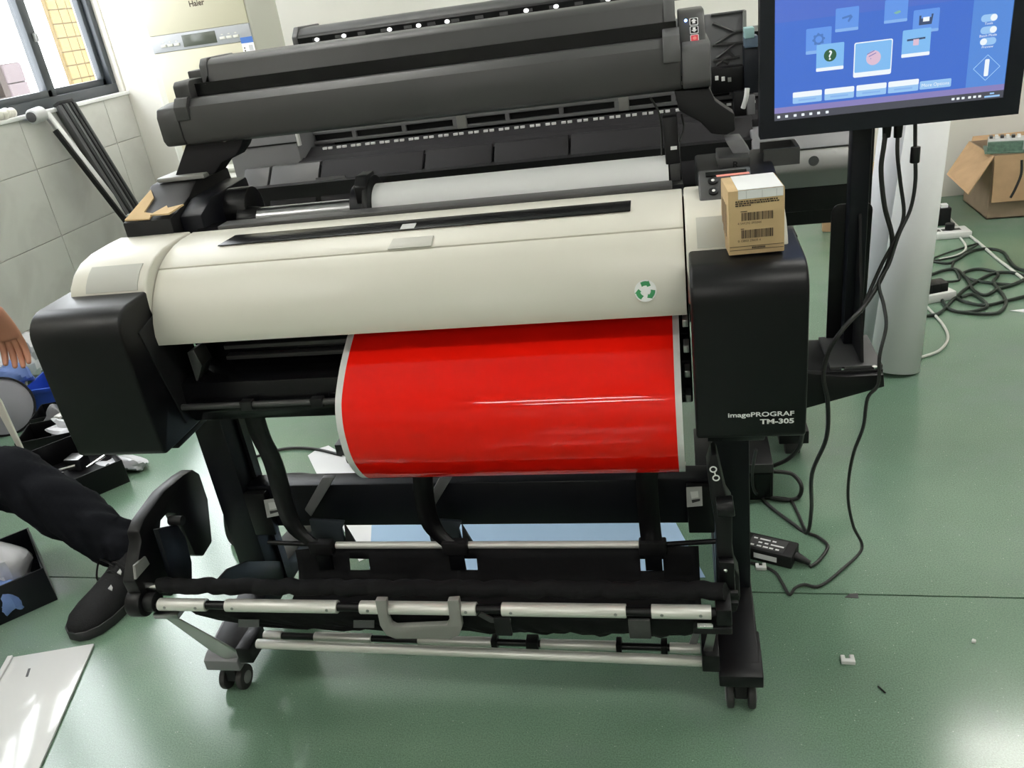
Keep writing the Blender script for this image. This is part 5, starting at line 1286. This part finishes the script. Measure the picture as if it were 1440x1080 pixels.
# ================================================================== LEFT SIDE CLUTTER
def open_box(name, label, cat, A, B, depth, h, m_, t=0.004, z0=0.0):
    """open-topped box: A-B is one rim edge seen (xy), depth goes to the left of A->B"""
    A = Vector((A[0], A[1], z0)); B = Vector((B[0], B[1], z0)); d = (B-A).normalized(); n_ = Vector((-d.y, d.x, 0)); L_ = (B-A).length
    r = thing(name, label, cat, A+d*L_/2+n_*depth/2)
    up = Vector((0, 0, h))
    def w_(p, u, v, nm='side_wall'):
        MB().ext([p, p+u, p+u+v, p+v], up).build(nm, m_, r, bevel=0.001)
    w_(A, d*L_, n_*t); w_(A+n_*(depth-t), d*L_, n_*t); w_(A+n_*t, d*t, n_*(depth-2*t)); w_(A+d*(L_-t)+n_*t, d*t, n_*(depth-2*t))
    MB().ext([A+n_*t+d*t, B+n_*t-d*t, B+n_*(depth-t)-d*t, A+n_*(depth-t)+d*t], (0, 0, 0.004)).build('bottom', m_, r)
    return r, A, d, n_, L_
def crumple(name, label, cat, c, sx, sy, sz, m_, seed=1, amp=0.28, n=22, m=14):
    rnd = random.Random(seed); c = Vector(c); b_ = MB().sphere((0, 0, 0), 1.0, n, m)
    ph = [(rnd.uniform(2, 7), rnd.uniform(2, 7), rnd.uniform(2, 7), rnd.uniform(0, 6)) for _ in range(6)]
    out = []
    for v in b_.v:
        k = 1+amp*sum(math.sin(a*v.x+b2*v.y+c2*v.z+p0) for a, b2, c2, p0 in ph)/3
        q_ = Vector((v.x*sx*k, v.y*sy*k, v.z*sz*k)); q_.z = max(q_.z, -sz*0.75); out.append(c+q_+Vector((0, 0, sz*0.75)))
    b_.v = out
    o = b_.build(name, m_); tag(o, label, cat); return o
# nearest black tray with small parts
trA, A_, d_, n_, L_ = open_box('parts_tray', 'black tray holding a small metal part beside the person', 'tray', (-1.955, 1.885), (-1.815, 2.055), 0.36, 0.085, 'black')
o = MB().box(-2.10, -2.04, 2.12, 2.17, 0.006, 0.05).build('metal_part', 'steel', bevel=0.003); tag(o, 'small shiny metal part standing in the black tray', 'part')
for i, (a, c, z) in enumerate((((-2.20, 2.02), (-2.02, 2.08), 0.03), ((-2.0, 2.10), (-1.94, 2.20), 0.03), ((-2.08, 1.99), (-2.02, 2.02), 0.04))):
    o = MB().cyl((a[0], a[1], z), (c[0], c[1], z+0.02), 0.006, n=10).build('metal_pin', 'chrome'); tag(o, ('long thin metal rod lying across the black tray', 'short metal rod at the far corner of the black tray', 'stubby bright metal pin at the near side of the black tray')[i], 'rod')
w1 = fp(175, 662)
crumple('white_bag', 'crumpled white plastic bag on the floor beside the black tray', 'bag', (w1.x, w1.y+0.01, 0), 0.085, 0.035, 0.026, 'plastic_bag', 3)
o = MB().tube([fp(152, 655, 0.03), fp(158, 662, 0.02), fp(163, 668, 0.012)], 0.010).build('cable_end', 'cable'); tag(o, 'black connector end poking out by the white bag', 'cable')
# second tray with a white bag
trB, A_, d_, n_, L_ = open_box('parts_tray', 'black tray with a crumpled white bag behind the nearest tray', 'tray', (-2.36, 2.21), (-2.03, 2.34), 0.16, 0.07, 'black')
crumple('white_bag', 'crumpled white bag lying in the second black tray', 'bag', (-2.22, 2.345, 0.008), 0.10, 0.05, 0.05, 'plastic_bag', 5)
# third tray with silver tool and white bit
trC, A_, d_, n_, L_ = open_box('parts_tray', 'black tray with a silver bar and a white connector', 'tray', (-2.46, 2.41), (-2.13, 2.53), 0.14, 0.06, 'black')
o = MB().ext([(-2.34, 2.40, 0.055), (-2.31, 2.395, 0.055), (-2.22, 2.50, 0.085), (-2.25, 2.505, 0.085)], (0, 0, 0.022)).build('silver_bar', 'alu', bevel=0.003); tag(o, 'silver bar leaning in the third black tray', 'bar')
crumple('grey_cloth', 'grey crumpled wrap beside the silver bar', 'wrap', (-2.37, 2.45, 0.006), 0.045, 0.045, 0.05, 'grey_plastic', 8)
o = MB().pz([(-2.16, 2.47), (-2.11, 2.465), (-2.105, 2.50), (-2.13, 2.51), (-2.15, 2.505)], 0.006, 0.06).build('white_connector', 'white_plastic', bevel=0.004); tag(o, 'white connector block in the third black tray', 'connector')
# blue bin
bb, A_, d_, n_, L_ = open_box('blue_bin', 'blue plastic bin on the floor behind the black trays', 'bin', (-2.62, 2.58), (-2.26, 2.66), 0.20, 0.10, 'blue_bin', 0.008)
MB().ext([A_-n_*0.008-d_*0.008+Vector((0, 0, 0.085)), A_+d_*(L_+0.008)-n_*0.008+Vector((0, 0, 0.085)), A_+d_*(L_+0.008)+Vector((0, 0, 0.085)), A_-d_*0.008+Vector((0, 0, 0.085))], (0, 0, 0.018)).build('rim', 'blue_bin', bb, bevel=0.002)
# grey lid standing on edge
dc = P(12, 572, 'y', 2.44)
gd = thing('round_lid', 'round grey lid standing tilted in front of the blue bin', 'lid', (dc.x, dc.y, 0))
ax_ = Vector((0.55, -0.75, 0.35)).normalized(); R_ = max(0.10, dc.z/0.93)
cc = Vector((dc.x-0.03, dc.y, R_*0.936))
MB().cyl(cc, cc-ax_*0.012, R_, n=40).build('disc', 'disc_grey', gd, bevel=0.003)
MB().ring(cc-ax_*0.012, ax_, R_*1.02, R_*0.95, 0.016, 40).build('rim', 'black', gd)
# heaped bags at the back
for i, (px_, py_, yy, sx, sy, sz, mm, lb) in enumerate((
    (14, 525, 2.88, 0.13, 0.09, 0.13, 'plastic_bag', 'clear plastic bag heaped under the hand'),
    (18, 527, 2.66, 0.075, 0.05, 0.055, 'blue_bag', 'blue bag lying on the heap of clear bags'),
    (52, 545, 3.05, 0.12, 0.09, 0.10, 'plastic_bag', 'grey translucent bag behind the blue bin'),
    (4, 560, 2.75, 0.10, 0.06, 0.10, 'plastic_bag', 'pale bag behind the round grey lid'))):
    c = P(px_, py_, 'y', yy)
    zz = max(0.0, c.z-sz*0.8) if mm == 'blue_bag' else 0.0
    crumple('plastic_bag' if mm != 'blue_bag' else 'blue_bag', lb, 'bag', (c.x, yy, zz), sx, sy, max(sz, (c.z-zz)/1.4) if mm != 'blue_bag' else sz, mm, 11+i, 0.22)
# white plank edge
wp = [P(-14, 545, 'y', 1.99), P(2, 566, 'y', 1.98), P(37, 642, 'y', 1.92), P(30, 640, 'y', 1.92), P(-14, 560, 'y', 1.99)]
o = MB().ext(wp, (-0.01, 0.015, 0)).build('white_panel_edge', 'ivory', bevel=0.001); tag(o, 'narrow white panel edge leaning between the person and the trays', 'panel')

# bottom left: black box with a bag, white board on the floor
bx_, A_, d_, n_, L_ = open_box('black_carton', 'black open box with a clear plastic bag, by the shoe', 'box', (-1.86, 1.27), (-1.66, 1.48), 0.26, 0.105, 'black_navy', 0.005)
crumple('plastic_bag', 'clear plastic bag with a blue item in the black open box', 'bag', (-1.815, 1.50, 0.006), 0.075, 0.06, 0.085, 'plastic_bag', 31, 0.25)
crumple('blue_bag', 'small blue packet in the black open box', 'bag', (-1.76, 1.43, 0.006), 0.05, 0.04, 0.055, 'blue_bag', 33, 0.15)
A1 = fp(132, 905, 0.006); B1 = fp(12, 925, 0.006); D1 = fp(55, 1080, 0.006); e1 = (D1-A1)*1.7
wb = thing('white_board', 'glossy white metal board lying flat on the floor near the shoe', 'panel', (A1+B1)/2)
MB().ext([Vector((p.x, p.y, 0.0005)) for p in (A1, B1, B1+e1, A1+e1)], (0, 0, 0.006)).build('panel', 'white_gloss', wb, bevel=0.001)
g1_ = fp(-12, 945, 0.006)
lipd = (B1-A1).normalized()
MB().ext([Vector((p.x, p.y, 0.0065)) for p in (B1-lipd*0.012, B1, B1+e1, B1-lipd*0.012+e1)], (0, 0, 0.006)).build('folded_edge', 'white_gloss', wb, bevel=0.001)
s1 = fp(39, 946, 0.0066); ed = e1.normalized()
MB().ext([Vector((s1.x, s1.y, 0.0066))+ed*u+lipd*v for u, v in ((-0.014, -0.002), (0.014, -0.006), (0.014, 0.0), (-0.014, 0.004))], (0, 0, 0.0005)).build('slot', 'charcoal', wb)

# ================================================================== PERSON (mostly out of frame at the left)
def skin_obj(name, nodes, edges, m_, parent, root, sub=2, wrinkle=0):
    names = list(nodes); idx = {k: i for i, k in enumerate(names)}
    me = bpy.data.meshes.new(name); me.from_pydata([nodes[k][0] for k in names], [(idx[a], idx[b_]) for a, b_ in edges], [])
    o = bpy.data.objects.new(name, me); COL.objects.link(o)
    o.modifiers.new('skin', 'SKIN'); 
    for i, k in enumerate(names):
        r_ = nodes[k][1]; sv = me.skin_vertices[0].data[i]; sv.radius = r_ if isinstance(r_, tuple) else (r_, r_); sv.use_root = (k == root)
    sb_ = o.modifiers.new('sub', 'SUBSURF'); sb_.levels = sub; sb_.render_levels = sub
    dg = bpy.context.evaluated_depsgraph_get(); dg.update()
    m2 = bpy.data.meshes.new_from_object(o.evaluated_get(dg)); bpy.data.objects.remove(o); bpy.data.meshes.remove(me)
    m2.name = name
    if wrinkle:
        for v in m2.vertices:
            c_ = v.co; s1_ = math.sin(c_.x*58+c_.z*41+1.5*math.sin(c_.y*33))*0.55+math.sin(c_.x*97-c_.y*71+c_.z*63)*0.35+math.sin(c_.y*130+c_.z*115)*0.2
            v.co = c_+v.normal*s1_*wrinkle
    for p in m2.polygons: p.use_smooth = True
    m2.materials.clear(); m2.materials.append(MATS[m_])
    o = bpy.data.objects.new(name, m2); COL.objects.link(o); attach(o, parent); return o
PE = thing('person', 'person in black trousers and black sneaker sitting low, hand reaching over the bags', 'person', (-2.42, 1.62, 0))
hip = Vector((-2.36, 1.60, 0.33)); kneeR = P(18, 668, 'y', 1.68); ank = Vector((-1.475, 1.575, 0.085))
chest = Vector((-2.56, 1.70, 0.70)); neck = Vector((-2.58, 1.73, 0.90)); head = Vector((-2.56, 1.76, 1.04))
shR = Vector((-2.46, 1.86, 0.80)); shL = Vector((-2.62, 1.50, 0.80))
wr = P(-4, 440, 'y', 2.00); tip = P(48, 545, 'y', 2.06)
elb = shR.lerp(wr, 0.52)+Vector((-0.08, 0.02, -0.06))
ha = (tip-wr).normalized(); side = RT*0.8+DN*(-0.45); side = (side-ha*side.dot(ha)).normalized()
nd = {'pelvis': (hip+Vector((-0.08, 0, 0.02)), 0.13), 'belly': ((hip+chest)/2+Vector((-0.06, 0, 0)), 0.125), 'chest': (chest, 0.135), 'neck': (neck, 0.055), 'jaw': (head+Vector((0.02, 0.01, -0.05)), 0.070), 'head': (head, 0.085), 'crown': (head+Vector((-0.01, 0, 0.06)), 0.07),
      'hipR': (hip+Vector((0.02, 0.05, 0)), 0.085), 'kneeR': (kneeR, 0.058), 'calf': (kneeR.lerp(ank, 0.35), 0.052), 'ankR': (ank, 0.030), 'toeR': (ank+Vector((-0.02, -0.13, -0.052)), 0.018),
      'hipL': (hip+Vector((-0.02, -0.14, 0)), 0.085), 'kneeL': (Vector((-2.02, 1.22, 0.48)), 0.058), 'ankL': (Vector((-2.12, 1.16, 0.09)), 0.036), 'toeL': (Vector((-1.98, 1.12, 0.045)), 0.028),
      'shR': (shR, 0.058), 'elbR': (elb, 0.042), 'foreR': (elb.lerp(wr, 0.4), 0.040), 'wrR': (wr, (0.030, 0.024)),
      'shL': (shL, 0.058), 'elbL': (Vector((-2.40, 1.32, 0.58)), 0.042), 'wrL': (Vector((-2.16, 1.22, 0.55)), 0.030), 'handL': (Vector((-2.06, 1.21, 0.545)), 0.034),
      'palm0': (wr+ha*0.035, (0.034, 0.020)), 'palm1': (wr+ha*0.085, (0.036, 0.018))}
ed_ = [('pelvis', 'belly'), ('belly', 'chest'), ('chest', 'neck'), ('neck', 'jaw'), ('jaw', 'head'), ('head', 'crown'), ('pelvis', 'hipR'), ('hipR', 'kneeR'), ('kneeR', 'calf'), ('calf', 'ankR'), ('ankR', 'toeR'),
       ('pelvis', 'hipL'), ('hipL', 'kneeL'), ('kneeL', 'ankL'), ('ankL', 'toeL'), ('chest', 'shR'), ('shR', 'elbR'), ('elbR', 'foreR'), ('foreR', 'wrR'), ('chest', 'shL'), ('shL', 'elbL'), ('elbL', 'wrL'), ('wrL', 'handL'),
       ('wrR', 'palm0'), ('palm0', 'palm1')]
down = ha.cross(side).normalized()
if down.z > 0: down = -down
for k, (off, ln, sp) in enumerate(((0.026, 0.082, 0.06), (0.009, 0.094, 0.02), (-0.008, 0.088, -0.03), (-0.025, 0.072, -0.10))):
    b0_ = wr+ha*0.092+side*off; dr = (ha+side*sp).normalized()
    nd['f%da' % k] = (b0_, 0.0115); nd['f%db' % k] = (b0_+dr*ln*0.45+down*0.004, 0.0108); nd['f%dc' % k] = (b0_+dr*ln*0.78+down*0.020, 0.0098); nd['f%dd' % k] = (b0_+dr*ln*0.95+down*0.042, 0.0072)
    ed_ += [('palm1', 'f%da' % k), ('f%da' % k, 'f%db' % k), ('f%db' % k, 'f%dc' % k), ('f%dc' % k, 'f%dd' % k)]
t0 = wr+ha*0.04-side*0.034
nd['t0'] = (t0, 0.013); nd['t1'] = (t0+ha*0.035-side*0.022+down*0.010, 0.011); nd['t2'] = (t0+ha*0.066-side*0.024+down*0.024, 0.0085)
ed_ += [('palm0', 't0'), ('t0', 't1'), ('t1', 't2')]
skin_obj('body', nd, ed_, 'skin', PE, 'pelvis')
# face
for s in (-1, 1):
    e_ = head+Vector((0.075, 0.035*s+0.01, 0.0)); MB().sphere(e_, 0.011, 10, 7).build('eye', 'white_print', PE)
MB().sphere(head+Vector((0.092, 0.01, -0.025)), 0.014, 10, 7, (1, 0.8, 1.3)).build('nose', 'skin', PE)
MB().sphere(head+Vector((0.080, 0.01, -0.062)), 0.016, 10, 7, (0.6, 1.4, 0.4)).build('mouth', 'pink_tape', PE)
MB().sphere(head+Vector((-0.018, 0, 0.035)), 0.098, 20, 12, (1.0, 0.95, 0.95)).build('hair', 'hair', PE)
# shirt and trousers
sh = {'a': (hip+Vector((-0.08, 0, -0.02)), 0.185), 'b': ((hip+chest)/2+Vector((-0.06, 0, 0)), 0.175), 'c': (chest, 0.175), 'n': (neck+Vector((0, 0, -0.05)), 0.095), 'r': (shR, 0.100), 'r2': (shR.lerp(elb, 0.75), 0.078), 'l': (shL, 0.100), 'l2': (shL.lerp(Vector((-2.40, 1.32, 0.58)), 0.7), 0.078)}
skin_obj('shirt', sh, [('a', 'b'), ('b', 'c'), ('c', 'n'), ('c', 'r'), ('r', 'r2'), ('c', 'l'), ('l', 'l2')], 'shirt', PE, 'c')
kl = Vector((-2.02, 1.22, 0.48)); al = Vector((-2.12, 1.16, 0.10))
hr_ = hip+Vector((0.02, 0.05, 0))
tr_ = {'a': (hip+Vector((-0.08, 0, 0.05)), 0.152), 'r': (hr_, 0.110), 'rk': (kneeR, 0.088), 'r1': (kneeR.lerp(ank, 0.25), 0.084), 'r2': (kneeR.lerp(ank, 0.5)+Vector((0, 0, -0.004)), 0.078), 'r3': (kneeR.lerp(ank, 0.72), 0.073), 'r4': (kneeR.lerp(ank, 0.84), 0.064), 'r5': (kneeR.lerp(ank, 0.92), 0.068), 'r6': (ank+Vector((0.005, -0.01, 0.008)), 0.060), 'r7': (ank+Vector((0.012, -0.03, -0.022)), 0.050),
       'l': (hip+Vector((-0.02, -0.14, 0)), 0.110), 'lk': (kl, 0.085), 'l1': (kl.lerp(al, 0.5), 0.075), 'l2': (al, 0.060)}
skin_obj('trousers', tr_, [('a', 'r'), ('r', 'rk'), ('rk', 'r1'), ('r1', 'r2'), ('r2', 'r3'), ('r3', 'r4'), ('r4', 'r5'), ('r5', 'r6'), ('r6', 'r7'), ('a', 'l'), ('l', 'lk'), ('lk', 'l1'), ('l1', 'l2')], 'trousers', PE, 'a', 3, 0.009)
# sneakers
def sneaker(heel, toe, front=True):
    heel = Vector(heel); toe = Vector(toe); L_ = (toe-heel).length; d = (toe-heel).normalized(); s_ = Vector((-d.y, d.x, 0))
    prof_ = [(t_, hw*1.2, h*1.22) for t_, hw, h in ((0.0, 0.026, 0.060), (0.06, 0.034, 0.088), (0.2, 0.038, 0.098), (0.34, 0.038, 0.092), (0.48, 0.041, 0.074), (0.62, 0.046, 0.060), (0.76, 0.048, 0.052), (0.88, 0.042, 0.044), (0.96, 0.028, 0.034), (1.0, 0.010, 0.024))]
    rows = []; n = 16
    for t_, hw, h in prof_:
        rows.append([heel+d*L_*t_+s_*(hw*math.cos(math.pi*k/n))*(1.0 if k not in (0, n) else 1.0)+Vector((0, 0, 0.018+(h-0.018)*math.sin(math.pi*k/n)**0.75)) for k in range(n+1)])
    up_ = MB().grid(rows).build('sneaker', 'shoe', PE, solid=0.003)
    out = [(t_, hw+0.004) for t_, hw, h in prof_]
    poly = [heel+d*L_*(t_*1.02-0.01)+s_*hw for t_, hw in out]+[heel+d*L_*(t_*1.02-0.01)-s_*hw for t_, hw in reversed(out)]
    MB().ext([Vector((p.x, p.y, 0.0)) for p in poly], (0, 0, 0.026)).build('sole', 'shoe_sole', up_, bevel=0.003)
    for k in range(4):
        c = heel+d*L_*(0.42+k*0.07); h = 0.104-k*0.012
        MB().tube([c+s_*0.026+Vector((0, 0, h-0.012)), c+Vector((0, 0, h)), c-s_*0.026+Vector((0, 0, h-0.012))], 0.0028, 6, 4).build('lace', 'black', up_)
    c = heel+d*L_*0.44+Vector((0, 0, 0.098))
    MB().tube([c, c+s_*(-0.03)+d*0.0+Vector((0, 0, 0.012)), c-s_*0.085-d*0.02+Vector((0, 0, -0.015)), c-s_*0.065+d*0.015+Vector((0, 0, -0.045)), c-s_*0.01+Vector((0, 0, -0.006))], 0.0026, 6, 6).build('lace_loop', 'black', up_)
    for k in range(2):
        c = heel+d*L_*(0.45+0.13*k)+s_*(0.022)+Vector((0, 0, 0.093-0.020*k))
        MB().ext([c, c+d*0.014+s_*0.004, c+d*0.012+s_*0.012-Vector((0, 0, 0.006)), c+d*0.004+s_*0.008-Vector((0, 0, 0.003))], (0, 0, 0.003)).build('shoe_mark', 'label_grey', up_)
    return up_
sneaker(Vector((-1.435, 1.625, 0)), Vector((-1.500, 1.335, 0)))
sneaker(Vector((-2.18, 1.18, 0)), Vector((-1.91, 1.10, 0)))
st_ = thing('low_stool', 'low black round stool under the sitting person', 'stool', (-2.42, 1.60, 0))
MB().cyl((-2.42, 1.60, 0.16), (-2.42, 1.60, 0.19), 0.15, n=28).build('seat', 'black_soft', st_, bevel=0.006)
for k in range(4):
    a = math.pi/4+k*math.pi/2; MB().cyl((-2.42+0.10*math.cos(a), 1.60+0.10*math.sin(a), 0.16), (-2.42+0.13*math.cos(a), 1.60+0.13*math.sin(a), 0), 0.012, n=10).build('leg', 'black', st_)
